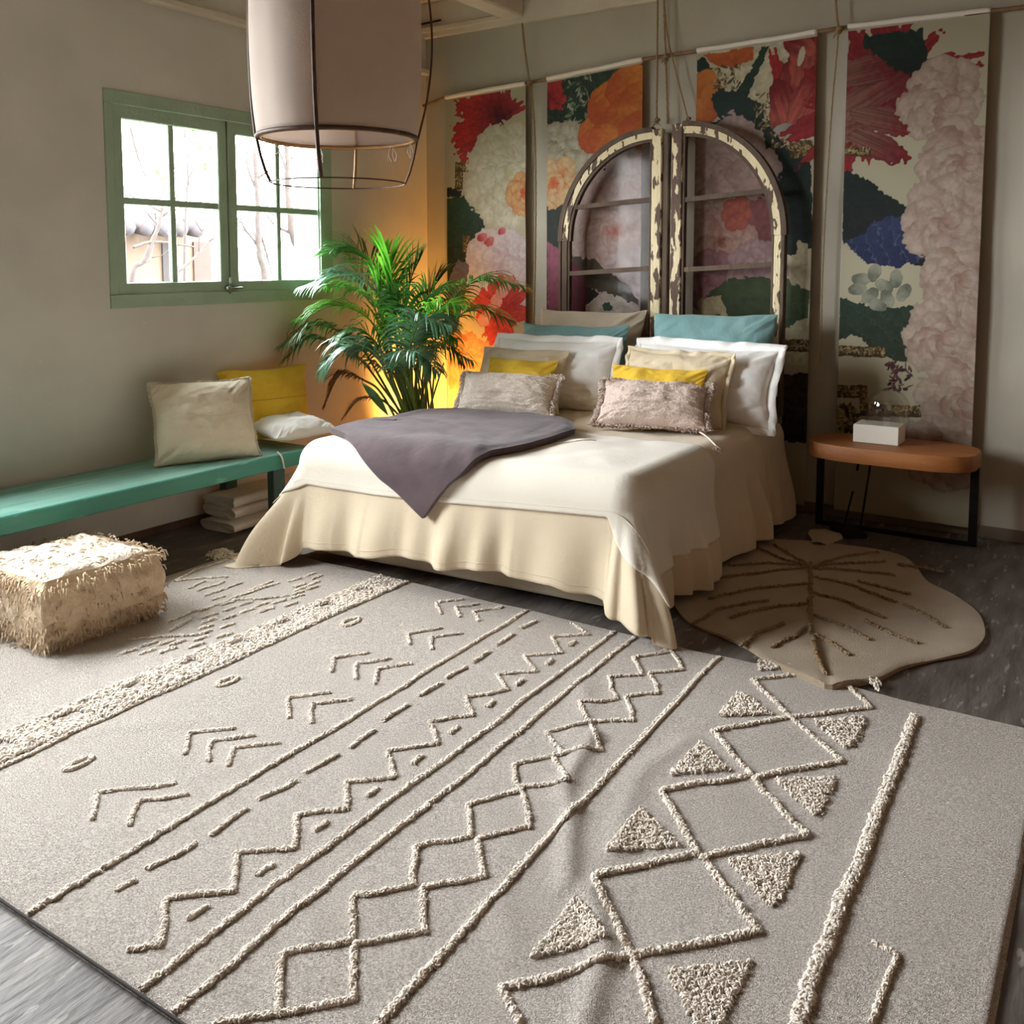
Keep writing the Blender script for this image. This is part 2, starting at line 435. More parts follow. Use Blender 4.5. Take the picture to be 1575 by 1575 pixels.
# ------------------------------------------------------------------ outside
o = MB().box((-30, -14, -.3), (LX-.4, 16, -.15)).build('ground', M['ground'], None, False); struct(o)
BX = -8.6
def ox(px, py, X=BX): return at(px, py, 0, X)
ez = ox(300, 352)[2]
bld = empty('outbuilding', (BX, 6.4, -.15), 'ochre outbuilding with a tiled roof seen through the window', 'building')
MB().box((BX-.5, 3.6, -.15), (BX, ox(338, 380)[1]+.25, ez)).build('wall', M['ochre'], bld)
b = MB()
for k in range(16):
    y = 3.5+k*.21
    if y > ox(345, 380)[1]+.3: break
    b.tube([(BX+.25, y, ez-.02), (BX-.9, y, ez+.16)], .085, 8)
b.build('tiled_roof', M['tile'], bld)
q0, q1 = ox(248, 372), ox(266, 440); MB().box((BX-.02, q0[1], q1[2]), (BX+.02, q1[1]+.05, q0[2])).build('doorway', mat('dark_doorway', (22, 16, 14), rough=.9), bld, False)
q0, q1 = ox(296, 372), ox(318, 440); MB().box((BX-.02, q0[1], q1[2]), (BX+.02, q1[1]+.05, q0[2])).build('doorway', mat('brick_panel', (48, 28, 20), rough=.9), bld, False)
def bare_tree(trunks, X, lab, r=.05, seed=1, leaves=0):
    rs = np.random.default_rng(seed)
    P = [[ox(*q, X) for k_, q in enumerate(tr[0])] for i_, tr in enumerate(trunks)]
    t = empty('bare_tree', (P[0][0][0], P[0][0][1], -.15), lab, 'tree')
    b = MB(); tips = []
    for pts, tr in zip(P, trunks):
        rad = tr[1]
        if tr[2]:
            g = pts[0].copy(); g[2] = -.15; g[1] += (pts[0]-pts[1])[1]*.3; pts = [g]+pts
        sp = spline(pts, 26); sp += .012*rs.normal(0, 1, sp.shape)*(rad*9)
        b.tube(sp, np.linspace(rad, rad*.45, 26), 7)
        for q in range(tr[3]):
            j = rs.integers(8, 25); p = sp[j]; d = rs.normal(0, .6, 3); d[0] *= .4; d[2] = abs(d[2])+.25; d /= np.linalg.norm(d)
            L = rs.uniform(.25, .6); br = spline([p, p+d*L*.5+rs.normal(0, .03, 3), p+d*L], 8)
            b.tube(br, np.linspace(rad*.35, .004, 8), 5); tips.append(br[-1])
            e = br[4]; d2 = d+rs.normal(0, .5, 3); b.tube([e, e+d2*.12, e+d2*.22+np.array((0, 0, .04))], [.005, .004, .002], 4)
    b.build('trunk', M['bark'], t)
    if leaves:
        f = MB()
        for p in tips:
            for _ in range(leaves):
                c = p+rs.normal(0, .06, 3); a, w = rs.normal(0, .035, 3), rs.normal(0, .025, 3)
                f.add([c-a, c-w, c+a, c+w], [[0, 1, 2, 3]])
        f.build('foliage', M['leafout'], t)['kind'] = 'stuff'
# (points as seen through the panes, radius, rooted in the ground, twigs)
bare_tree([([(466, 440), (460, 390), (447, 340), (444, 280), (440, 200)], .060, True, 6), ([(448, 345), (462, 320), (470, 290)], .012, False, 2)], -7.0, 'thick bare tree trunk nearest the right edge of the window, seen outside', seed=3)
bare_tree([([(408, 440), (400, 390), (396, 330), (392, 220)], .045, True, 6), ([(398, 350), (410, 390), (420, 430)], .014, False, 1)], -7.2, 'slim bare tree seen in the left panes of the right casement', seed=5)
bare_tree([([(284, 440), (286, 330), (292, 270), (320, 235), (330, 200)], .014, True, 5), ([(290, 285), (288, 240), (292, 200)], .010, False, 3)], -7.4, 'thin sapling with sparse young leaves seen in the right hand panes of the left casement', seed=8, leaves=4)
bare_tree([([(202, 440), (222, 400), (244, 345), (250, 318)], .030, True, 4), ([(205, 380), (240, 372), (300, 380)], .014, False, 2), ([(262, 428), (300, 395), (330, 362)], .016, False, 2), ([(200, 195), (215, 250), (240, 305)], .010, False, 1)], -7.1, 'leaning tree with slanting pale branches low in the leftmost panes', seed=12)

# ------------------------------------------------------------------ bed
BW, BL, T = 1.78, 2.10, .625
def bedp(a, b):
    a = np.asarray(a, float); b = np.asarray(b, float)
    ac = np.clip(a, 0, BW)
    return -3.52+a*.995, 3.46+.12*(a/BW)*(1-np.clip(b, 0, BL)/BL)+b*1.0

def drape(a, b, lift=0., hang=None, flareL=.42, flareR=.26, rip=1., seed=0, zfloor=.008):
    a = np.asarray(a, float); b = np.asarray(b, float)
    Rr = .11
    ins = .055
    ac = np.clip(a, ins, BW-ins); bc = np.maximum(b, ins)
    da = np.maximum(np.maximum(ins-a, a-BW+ins), 0); db = np.maximum(ins-b, 0)
    left = a < BW/2
    r = np.hypot(da, db)
    phi = np.arctan2(db, da+1e-9)             # 0 side, pi/2 front
    if hang is not None:
        A_s = np.where(left, hang[0], hang[1]); B_f = hang[2]; bmp = np.where(left, hang[3], hang[4])
        m_ = np.maximum(da/A_s, db/B_f)
        r = np.where((da > 0) & (db > 0), m_*(A_s*np.cos(phi)**2+B_f*np.sin(phi)**2+bmp*np.sin(2*phi)), r)
    corner = np.sin(2*phi)*(r > 1e-6)*sstep(0, .12, np.minimum(da, db))
    arc = Rr*PI/2
    th = np.minimum(r, arc)/Rr
    out = (Rr+lift)*np.sin(th)-Rr*0
    down = (Rr+lift)*(1-np.cos(th))
    e = np.maximum(r-arc, 0)
    s_ = np.where(db > da, ac*1.0, 10+bc)
    # perimeter coordinate for the hanging folds, running on through the corner
    s_ = np.where(left, ac*1.0-(PI/2-phi)*.45*(r > 0)-bc*(da > db), ac+(PI/2-phi)*.45*(r > 0)+bc*(da > db))
    k = 13.
    w = .55*np.sin(k*s_+2.2*vn(s_*2.1, s_*0+seed, s=3))+.35*np.sin(2.3*k*s_+3*vn(s_*3, s_*0+4, s=5))
    amp = rip*(.022+.040*np.abs(vn(s_*1.3, s_*0+9.3, s=8)))*sstep(.0, .40, e)
    w = w+.35*np.sign(vn(s_*6, s_*0+2, s=6))*np.abs(vn(s_*6, s_*0+2, s=6))**.5
    ca = np.abs(corner)
    foldc = ca*np.where(left, .055, .06)*np.sin(phi*14+.6)*sstep(.05, .5, e)
    flare = np.where(left, flareL, flareR)*ca
    oo = e*np.sin(np.minimum(flare, 1.2))+.03*sstep(0, .5, e)
    dd = e*np.cos(np.minimum(flare, 1.2))
    out = out+oo+amp*w+amp*.8+foldc
    down = down+dd
    ux = np.where(r > 0, np.where(left, -1, 1)*np.cos(phi), 0); uy = np.where(r > 0, -np.sin(phi), 0)
    x0, y0 = bedp(ac, bc)
    puff = .018*fbm(a*2.4, b*2.4, s=21, o=3)*(r < 1e-6)*sstep(0, .25, np.minimum(np.minimum(a, BW-a), b)-.055)
    z = T+lift+puff-down
    # inset so the rounding stays on the mattress edge
    x = x0+ux*out; y = y0+uy*out
    under = np.maximum(zfloor+lift*.6-z, 0)
    z = np.maximum(z, zfloor+lift*.6+.012*np.abs(vn(x*9, y*9, s=2))*(under > 0))
    x = x+ux*under*.9; y = y+uy*under*.9
    return np.stack(np.broadcast_arrays(x, y, z), -1)

bed = empty('bed', (-2.63, 4.55, 0), 'double bed with a pale fabric base under layered beige and ivory covers', 'bed')
def quadbox(b, a0, a1, b0, b1, z0, z1, e=.012):
    nn = 10
    aa = np.linspace(a0, a1, nn); pts = []
    P = [(x, b0) for x in aa]+[(a1, y) for y in np.linspace(b0, b1, nn)][1:]+[(x, b1) for x in aa[::-1]][1:]+[(a0, y) for y in np.linspace(b1, b0, nn)][1:-1]
    xy = np.array([[float(v) for v in bedp(p, q)] for p, q in P])
    c = xy.mean(0)
    rings = [(z0, -e), (z0+e, 0), (z1-e*2, 0), (z1, -e*2)]
    V = []
    for z, o in rings:
        d = xy-c; d = xy+o*d/np.linalg.norm(d, axis=1)[:, None]
        V.append(np.column_stack([d, np.full(len(d), z)]))
    n = len(xy); V.append(np.array([[*c, z0], [*c, z1]]))
    f = []
    for r_ in range(3):
        for k in range(n): f.append([r_*n+k, r_*n+(k+1) % n, (r_+1)*n+(k+1) % n, (r_+1)*n+k])
    t3 = [[4*n, (k+1) % n, k] for k in range(n)]+[[4*n+1, 3*n+k, 3*n+(k+1) % n] for k in range(n)]
    b.add(np.concatenate(V), f, t3); return b
quadbox(MB(), .03, BW-.03, .05, BL-.02, .035, .34).build('bed_base', M['base'], bed, True, 40)
quadbox(MB(), .03, BW-.03, .05, BL-.02, .35, T-.022, .02).build('mattress', M['white_pil'], bed, True, 40)
for (p, q) in ((.15, .3), (BW-.15, .3), (.15, BL-.2), (BW-.15, BL-.2)):
    x, y = bedp(p, q); MB().tube([(x, y, 0), (x, y, .04)], .03, 12).build('leg', M['metal'], bed)

def sheet(name, m, af, bf, na, nb, lift, thick, label=None, cat=None, **kw):
    u, v = np.meshgrid(np.linspace(0, 1, na), np.linspace(0, 1, nb), indexing='ij')
    A, B = af(u, v), bf(u, v)
    o = MB().grid(drape(A, B, lift, **kw)).build(name, m)
    place_origin(o, (-2.63, 4.4, T))
    solid(o, thick, 1)
    if label: tag(o, label, cat)
    return o
def cov_a(u, v):
    return -.60+(BW+1.18)*u
def cov_b(u, v):
    dr = .525-.05*sstep(0.2, .5, u)+.008*np.sin(u*40)+.03*sstep(.70, .74, u)
    return -dr+(BL-.02+dr)*v
cover = sheet('coverlet', M['cover'], cov_a, cov_b, 300, 220, .004, .004, 'beige cotton coverlet hanging in folds over the bed down to the rug', 'bedspread', hang=(.655, .635, .60, .17, .085), rip=1.5, flareR=.36)
# stitched hem and joining seam of the coverlet
def sheet_line(name, m, pts, lift, r, parent, n=120, **kw):
    p = spline(pts, n)
    q = drape(p[:, 0], p[:, 1], lift, **kw)
    return MB().tube(q, r, 6).build(name, m, parent)
uu = np.linspace(.215, .80, 60)
sheet_line('hem', M['cover'], np.stack([cov_a(uu, 0), cov_b(uu, 0*uu)+.035], 1), .0085, .0022, cover, 200, rip=1.5, flareR=.36)

def bl_a(u, v): return -.33+(BW+.33+.40)*u+.01*np.sin(v*7)
def bl_b(u, v):
    f = .195-.03*u+.05*sstep(.9, 1, u)+.02*np.sin(u*5)
    e = .86+.05*np.sin(u*3)-.06*sstep(.8, 1, u)
    return -f+(e+f)*v
blank = sheet('blanket', M['blanket'], bl_a, bl_b, 240, 110, .016, .006, 'ivory cotton blanket spread across the foot half of the bed', 'blanket', hang=(.385, .455, .25, .02, .16), rip=1.5, flareR=.36)
sheet_line('seam', M['seam'], [(.93, -.165), (1.0, -.03), (1.03, .1), (1.12, .4), (1.3, .66)], .0235, .0025, blank, 60, rip=1.5, flareR=.36)
hu = np.linspace(.02, .98, 80)
sheet_line('hem', M['blanket'], np.stack([bl_a(hu, 0*hu), bl_b(hu, 0*hu)+.028], 1), .0225, .002, blank, 200, rip=1.5, flareR=.36)

# quilt: coons patch in bed-plane coordinates
def coons(c0, c1, d0, d1, n, m):
    """c0,c1: bottom/top curves (u), d0,d1: left/right curves (v)"""
    u, v = np.meshgrid(np.linspace(0, 1, n), np.linspace(0, 1, m), indexing='ij')
    C0, C1, D0, D1 = spline(c0, n), spline(c1, n), spline(d0, m), spline(d1, m)
    U, V = u[..., None], v[..., None]
    P = (1-V)*C0[:, None]+V*C1[:, None]+(1-U)*D0[None]+U*D1[None]
    P -= (1-U)*(1-V)*C0[0]+U*(1-V)*C0[-1]+(1-U)*V*C1[0]+U*V*C1[-1]
    return P
_A, _B = np.meshgrid(np.linspace(-.35, BW+.35, 420), np.linspace(-.50, 1.6, 420), indexing='ij')
_D = drape(_A, _B, .03, rip=1.0)
_d = _D-np.array((0, 0, CH)); _c = _d@fw
_X, _Y = CX+F*(_d@rt)/_c, CY-F*(_d@up)/_c
def bpx(px, py):
    """the spot of the bed cover seen at (px, py)"""
    k = np.argmin((_X-px)**2+(_Y-py)**2+40*(_A < .0)); return _A.ravel()[k], _B.ravel()[k]
tipq = bpx(655, 796)
A_, C_ = bpx(508, 659), bpx(884, 668)
D_ = bpx(850, 645); E_ = bpx(640, 628)
quilt_c = [ [tipq, bpx(605, 748), bpx(556, 701), A_], [C_, bpx(870, 652), bpx(800, 643), bpx(715, 634), E_] ]
q = coons([tipq, bpx(688, 752), bpx(725, 722), bpx(778, 698), bpx(835, 684), C_], [A_, (-.1, .52), bpx(560, 640), E_], quilt_c[0], quilt_c[1], 90, 90)
P = drape(q[..., 0], q[..., 1], .030, rip=1.0)
uu, vv = np.meshgrid(np.linspace(0, 1, 90), np.linspace(0, 1, 90), indexing='ij')
edge = np.minimum(np.minimum(uu, 1-uu), np.minimum(vv, 1-vv))
P[..., 2] += .012*sstep(0, .06, edge)+.010*fbm(uu*4, vv*4, s=31, o=3)*sstep(0, .15, edge)
P[..., 2] += .020*np.exp(-((uu-vv*.3-.42)/.05)**2)*.4
o = MB().grid(P).build('quilt', M['quilt']); place_origin(o, (-3.0, 4.2, T+.03)); solid(o, .030, 1)
b_ = o.modifiers.new('round', 'BEVEL'); b_.width = .011; b_.segments = 3; b_.limit_method = 'ANGLE'; b_.angle_limit = R(60)
tag(o, 'mauve velvet quilt laid diagonally over the ivory blanket, one corner hanging', 'quilt')
pe = P[:, 1]*1.0
MB().tube(P[2, :, :]+np.array((0, 0, .016)), .004, 6).build('piping', M['quilt'], o)

# ------------------------------------------------------------------ pillows
def pillow_grid(w, h, t, n=44, seed=0, pinch=.07, flange=0., sag=.15, wr=1.):
    u = np.sin(np.linspace(-PI/2, PI/2, n)); u = .6*u+.4*np.linspace(-1, 1, n)
    U, V = np.meshgrid(u, u, indexing='ij')
    x = w/2*U*(1-pinch*(1-V**2)); y = h/2*V*(1-pinch*.9*(1-U**2))
    x = x*(1+.02*vn(V*3+seed, V*0+1, s=seed)); y = y*(1+.03*vn(U*3+seed, U*0+5, s=seed+1))
    prof = (np.clip(1-np.abs(U)**3.0, 0, 1)*np.clip(1-np.abs(V)**3.0, 0, 1))**.55
    th = t/2*prof*(1-sag*V)
    c = np.abs(U*V)
    cr = .030*wr*(np.abs(vn((U-V)*7+seed, (U+V)*1.2, s=seed))*sstep(.15, .7, c))
    fr = .012*wr*fbm(U*2.4+seed, V*2.4, s=seed+3, o=4)+.006*wr*(1-np.abs(vn(U*3+V*2, V*7-U*2, s=seed+4)))
    th2 = th*1.0
    front = np.stack([x, y, th+(fr-cr)*prof**.5], -1)
    back = np.stack([x, y, -th2*.8+fr*.3*prof], -1)
    return U, V, front, back

def pillow(name, m, w, h, t, loc, yaw, lean, label, cat='pillow', group=None, roll=0., seed=0, flange=0., seam=None, fringe=None, knit=False, **kw):
    """loc: middle of the bottom edge; lean: degrees tipped back from upright; yaw turns about z"""
    U, V, fr, bk = pillow_grid(w, h, t, 170 if knit else 60, seed, **kw)
    ex = np.array((math.cos(R(yaw)), math.sin(R(yaw)), 0)); nz = np.array((math.sin(R(yaw)), -math.cos(R(yaw)), 0))
    cl, sl = math.cos(R(lean)), math.sin(R(lean))
    ey = np.array((0, 0, 1))*cl-nz*sl
    en = nz*cl+np.array((0, 0, 1))*sl
    ex2 = ex*math.cos(R(roll))+ey*math.sin(R(roll)); ey2 = -ex*math.sin(R(roll))+ey*math.cos(R(roll))
    ctr = np.array(loc, float)+ey*(h/2*.98)
    X = lambda p: ctr+p[..., 0:1]*ex2+p[..., 1:2]*ey2+p[..., 2:3]*en
    if knit:
        row = np.abs(np.sin(V*PI*7+.15*np.sin(U*60))); fr[..., 2] += .006*row*(np.abs(U) < .97)
        fr[..., 2] += .018*np.exp(-((V+.40)/.05)**2)+.012*np.exp(-((V-.62)/.05)**2)+.003*np.abs(np.sin(U*70+V*30))
    b = MB().grid(X(fr)).grid(X(bk)[::-1])
    o = b.build(name, m)
    place_origin(o, loc)
    tag(o, label, cat, group)
    if flange:
        s = MB(); n = fr.shape[0]
        idx = [(i, 0) for i in range(n)]+[(n-1, j) for j in range(1, n)]+[(i, n-1) for i in range(n-2, -1, -1)]+[(0, j) for j in range(n-2, 0, -1)]
        ring = np.array([fr[i, j]*[1, 1, 0] for i, j in idx])
        d = ring/np.array([w/2, h/2, 1]); d = np.sign(d)*np.abs(d)**3; d[:, 2] = 0
        d /= np.linalg.norm(d, axis=1)[:, None]+1e-9
        wob = vn(np.arange(len(idx))*.25+seed, np.arange(len(idx))*0., s=seed+7)
        out = ring+d*flange; out[:, 2] += .018*wob
        mid = ring+d*flange*.5; mid[:, 2] += .008*wob
        G = np.stack([X(ring), X(mid), X(out)], 1)
        e = s.grid(G, wrapu=True).build('flange', m, o); solid(e, .003, 0)
    if seam is not None:
        n = fr.shape[0]; j = np.argmin(np.abs(V[0]-seam)); line = X(fr)[4:n-3, j]+en*.002
        MB().tube(line, .0018, 5).build('seam', M['seam'] if m is not M['yellow_pil'] else mat('mustard_seam', (190, 150, 40)), o)
    if fringe:
        fm, Lf = fringe
        n = fr.shape[0]; pts = []
        for k in range(n-1):
            for f_ in np.linspace(0, 1, 4 if knit else 9)[:-1]:
                for j in (0, n-1):
                    pts.append((X(fr)[k, j]*(1-f_)+X(fr)[k+1, j]*f_, ey2*(1 if j else -1)))
                    pts.append((X(fr)[j, k]*(1-f_)+X(fr)[j, k+1]*f_, ex2*(1 if j else -1)))
        s = MB()
        for p, d in pts:
            dd = d+rng.normal(0, .45, 3)+en*.35; dd /= np.linalg.norm(dd)
            L = Lf*rng.uniform(.6, 1.2)
            p1 = p+dd*L*.5; p2 = p1+(dd+np.array((0, 0, -.9)))*L*.45
            s.tube([p, p1, np.maximum(p2, [-99, -99, loc[2]+.003])], [.0026, .0034, .0022], 4, False)
        s.build('fringe', fm, o)
    return o
TB = T+.012
# back row against the arched leaves
pillow('pillow', M['taupe_pil'], .78, .60, .20, (-3.00, 5.44, TB+.03), 4, 14, 'taupe pillow standing behind the teal one by the left arched leaf', group=None, seed=3)
pillow('pillow', M['teal_pil'], .78, .54, .20, (-3.03, 5.27, TB), 4, 14, 'pale teal pillow on the palm side, half hidden by a white one', seed=11)
pillow('pillow', M['teal_pil'], .79, .60, .22, (-2.11, 5.36, TB+.03), 2, 12, 'teal pillow standing behind the white one on the table side', seed=17)
# white pillows
pillow('pillow', M['white_pil'], .84, .455, .22, (-3.04, 5.04, TB), 5, 20, 'large white flanged pillow on the palm side of the bed', seed=23, flange=.045)
pillow('pillow', M['white_pil'], .88, .455, .24, (-2.08, 5.12, TB), -2, 20, 'large white flanged pillow on the table side, corner drooping over the edge', seed=29, flange=.055)
# sand pillows
pillow('cushion', M['beige_pil'], .62, .42, .18, (-3.17, 4.86, TB), 5, 24, 'sand linen cushion leaning on the white pillow nearest the palm', 'cushion', seed=31)
pillow('cushion', M['beige_pil'], .64, .43, .18, (-2.17, 4.93, TB), 0, 23, 'sand linen cushion with a gathered flange leaning on the white pillow by the table', 'cushion', seed=37, flange=.03)
# mustard pillows
pillow('cushion', M['yellow_pil'], .47, .37, .13, (-3.10, 4.74, TB), 9, 28, 'mustard cushion on the bed, behind the pale knitted cushion on the palm side', 'cushion', seed=41)
pillow('cushion', M['yellow_pil'], .58, .36, .12, (-2.22, 4.80, TB), 5, 25, 'mustard cushion on the bed showing as a strip above the rose knitted cushion', 'cushion', seed=43)
# knitted cushions
pillow('knitted_cushion', M['knit'], .60, .315, .17, (-3.07, 4.58, TB+.02), 17, 48, 'cream knitted cushion with fringed edge lying against the left mustard cushion', 'cushion', seed=47, fringe=(M['knit'], .034), knit=True)
pillow('knitted_cushion', M['knitb'], .61, .32, .18, (-2.16, 4.67, TB+.02), 15, 46, 'dusty rose knitted cushion with fringed edge in front of the table side pillows', 'cushion', seed=53, fringe=(M['knitb'], .036), knit=True)
# tassel cord on the blanket end
tc_ = MB()
p0 = at(1060, 655, 2, T+.03); p1 = at(1085, 670, 2, T+.025); p2 = at(1102, 686, 2, T+.0)
tc_.tube(spline([p0, p1, p2], 12), .005, 6)
for k in range(14): tc_.tube([p2, p2+np.array((rng.normal(0, .012), rng.normal(0, .012), -.012)), p2+np.array((rng.normal(.01, .016), rng.normal(-.01, .016), -.03))], .002, 4)
o = tc_.build('tassel_cord', M['knitb']); place_origin(o, p0)
tag(o, 'knotted tassel cord lying by the rose knitted cushion on the coverlet', 'cord')
# sage sheet end hanging at the head of the bed
nu, nv = 60, 60
u, v = np.meshgrid(np.linspace(0, 1, nu), np.linspace(0, 1, nv), indexing='ij')
y = 5.27+.30*u+.03*v*(u-.5)
x = -1.735+.03*np.sin(u*17)*sstep(0, .5, v)+.05*v
z = .665-v*(.44+.05*np.sin(u*4)+.02*np.sin(u*17))
x = np.where(v < .12, x-.07*(1-v/.12), x); z = z-.02*(v > .12)*0
o = MB().grid(np.stack([x, y, z], -1)).build('flat_sheet', M['sage']); place_origin(o, (-1.72, 5.4, .66)); solid(o, .003, 0)
tag(o, 'sage grey sheet corner hanging at the head of the bed below the pillow', 'sheet')

# ------------------------------------------------------------------ rugs
def crease(x, y, pts, w, h):
    p = spline(pts, 30); d = np.full(np.shape(x), 9.)
    for k in range(len(p)-1):
        a, b = p[k], p[k+1]; ab = b-a; L = (ab**2).sum()
        t = np.clip(((x-a[0])*ab[0]+(y-a[1])*ab[1])/L, 0, 1)
        d = np.minimum(d, np.hypot(x-a[0]-t*ab[0], y-a[1]-t*ab[1]))
    return h*np.exp(-(d/w)**2)
RX0, RX1, RY0, RY1 = -3.93, -.16, 1.13, 3.47
def rugz(x, y):
    x = np.asarray(x, float); y = np.asarray(y, float)
    z = .010+.0045*fbm(x*1.9, y*1.9, s=61, o=3)
    z = z+crease(x, y, [(-1.40, 2.62), (-1.325, 2.315), (-1.244, 2.2), (-1.17, 2.06), (-1.10, 1.93)], .030, .016)
    z = z+crease(x, y, [(-1.13, 2.75), (-1.17, 2.5), (-1.12, 2.3), (-1.06, 2.1)], .035, .008)
    z = z+crease(x, y, [(-1.04, 1.93), (-.93, 1.80), (-.88, 1.66), (-.83, 1.5)], .032, .016)
    z = z+crease(x, y, [(-1.62, 2.95), (-1.5, 2.75), (-1.44, 2.55)], .04, .008)
    z = z+crease(x, y, [(-1.66, 1.52), (-1.55, 1.50), (-1.50, 1.46)], .03, .005)
    z = z+crease(x, y, [(-2.6, 1.95), (-2.75, 1.8), (-2.9, 1.6)], .05, .006)
    z = z+crease(x, y, [(-1.20, 1.78), (-1.08, 1.66)], .04, .006)
    return np.maximum(z, .004)
rug = empty('tufted_rug', (-2.1, 2.3, 0), 'large cream woven rug with raised tufted lines, diamonds and triangles', 'rug')
gx = np.linspace(RX0, RX1, 300); gy = np.linspace(RY0, RY1, 200)
X, Y = np.meshgrid(gx, gy, indexing='ij')
ed = np.minimum(np.minimum(X-RX0, RX1-X), np.minimum(Y-RY0, RY1-Y))
Yw = Y+.008*vn(X*5, X*0, s=71)*(Y > 3); Xw = X
Z = rugz(X, Y)
Z = np.where(ed < .001, .001, Z)
MB().grid(np.stack([Xw, Yw, Z], -1)).build('woven_base', M['rug'], rug)
s = MB()
e_ = np.linspace(RX0, RX1, 160); s.tube(np.stack([e_, e_*0+RY0, rugz(e_, e_*0+RY0)], 1), .004, 5)
s.build('dark_edging', mat('dark_binding', (52, 46, 44), rough=.9), rug)

# one loop of pile
tt = np.linspace(0, PI, 5)
def tufts(pts, size, zf, seed, sides=3, flat=.9):
    rs = np.random.default_rng(seed); pts = np.asarray(pts, float); n = len(pts)
    yaw = rs.uniform(0, 2*PI, n); sc = size*rs.uniform(.65, 1.25, n); tilt = rs.normal(0, .55, n)
    base = []
    for t in tt:
        c = np.array([-math.cos(t)*.5, 0, math.sin(t)*.62*flat])
        nrm = np.array([-math.cos(t), 0, math.sin(t)])
        for q in range(sides):
            a = 2*PI*q/sides
            base.append(c+.21*(math.cos(a)*nrm+math.sin(a)*np.array([0, 1, 0])))
    base = np.array(base); k = len(base)
    p = base[None]*sc[:, None, None]
    y2 = p[..., 1]*np.cos(tilt)[:, None]-p[..., 2]*np.sin(tilt)[:, None]
    z2 = p[..., 1]*np.sin(tilt)[:, None]+p[..., 2]*np.cos(tilt)[:, None]
    x2 = p[..., 0]
    X_ = x2*np.cos(yaw)[:, None]-y2*np.sin(yaw)[:, None]+pts[:, 0:1]
    Y_ = x2*np.sin(yaw)[:, None]+y2*np.cos(yaw)[:, None]+pts[:, 1:2]
    Z_ = np.abs(z2)+zf(pts[:, 0], pts[:, 1])[:, None]+rs.uniform(0, .3, n)[:, None]*sc[:, None]*.6
    f = []
    for a in range(4):
        for q in range(sides):
            q2 = (q+1) % sides; f.append([a*sides+q, a*sides+q2, (a+1)*sides+q2, (a+1)*sides+q])
    f = np.array(f)
    fa = (f[None]+(np.arange(n)*k)[:, None, None]).reshape(-1, 4)
    return np.stack([X_, Y_, Z_], -1).reshape(-1, 3), fa
def dist_lod(x, y): return math.hypot(x, y, CH)
def line_pts(p, w, dens, rs):
    out = []
    p = np.asarray(p, float)
    for a, b in zip(p[:-1], p[1:]):
        L = np.hypot(*(b-a)); m = (a+b)/2; d = dist_lod(*m)
        dn = dens*np.clip(2.3/d, .35, 1.15)**1.5
        n = max(2, int(L*dn))
        t = rs.uniform(0, 1, n); nr = np.array([-(b-a)[1], (b-a)[0]])/(L+1e-9)
        jit = .006*vn(t*L*14+a[0]*9, t*0+a[1]*7, s=5)
        o_ = rs.uniform(-.5, .5, n)*w+jit
        out.append(a+(b-a)*t[:, None]+o_[:, None]*nr)
    return np.concatenate(out)
def w2(x, y): return at(x, y, 2, .012)[:2]
tn = [0]
def tuft_line(name, polys, w=.017, dens=1500, parent=rug, zf=rugz, m=None, px=True, size=.0082, core=True):
    """raised pile along one or more polylines, all one motif"""
    tn[0] += 1; rs = np.random.default_rng(100+tn[0]); b = MB(); w = w*.64; dens = dens*1.1
    for pl in polys:
        P2 = np.array([w2(*q) for q in pl]) if px else np.array(pl, float)
        fine = []
        for a, c_ in zip(P2[:-1], P2[1:]):
            n = max(1, int(np.hypot(*(c_-a))/.12)); fine += [a+(c_-a)*k/n for k in range(n)]
        P2 = np.array(fine+[P2[-1]])
        pts = line_pts(P2, w, dens, rs)
        d = dist_lod(*P2.mean(0)); sz = size*np.clip((d/2.3), .85, 1.7)**.6
        v, f = tufts(pts, sz, zf, tn[0]); b.add(v, f)
        if core:
            fn = []
            for a, c_ in zip(P2[:-1], P2[1:]):
                n = max(1, int(np.hypot(*(c_-a))/.03)); fn += [a+(c_-a)*k/n for k in range(n)]
            fn = np.array(fn+[P2[-1]]); 
            fn = fn+.002*np.stack([vn(fn[:, 0]*40, fn[:, 1]*40, s=1), vn(fn[:, 0]*40, fn[:, 1]*40, s=2)], 1)
            b.tube(np.column_stack([fn, zf(fn[:, 0], fn[:, 1])+.002]), w*.40, 6)
    return b.build(name, m or M['rugstain'], parent)
def tuft_area(name, poly, parent=rug, zf=rugz, m=None, dens=60000, size=.0095, px=True):
    tn[0] += 1; rs = np.random.default_rng(200+tn[0])
    P2 = np.array([w2(*q) for q in poly]) if px else np.array(poly, float)
    lo, hi = P2.min(0), P2.max(0); d = dist_lod(*P2.mean(0))
    n = int(np.prod(hi-lo)*dens*np.clip(2.3/d, .3, 1.2)**2)
    q = lo+(hi-lo)*rs.uniform(0, 1, (n, 2))
    q = q[inside(q, P2)]
    v, f = tufts(q, size*np.clip(d/2.3, .9, 1.8)**.7, zf, tn[0])
    c = P2.mean(0); b = MB().add(v, f)
    # backing of the tufted shape
    m_ = len(P2); vv = np.concatenate([P2, c[None]]); h = zf(vv[:, 0], vv[:, 1])+.0015
    return b.build(name, m or M['rugstain'], parent)
def inside(q, P):
    r = np.zeros(len(q), bool); j = len(P)-1
    for i in range(len(P)):
        xi, yi = P[i]; xj, yj = P[j]
        cnd = ((yi > q[:, 1]) != (yj > q[:, 1])) & (q[:, 0] < (xj-xi)*(q[:, 1]-yi)/(yj-yi+1e-12)+xi)
        r ^= cnd; j = i
    return r

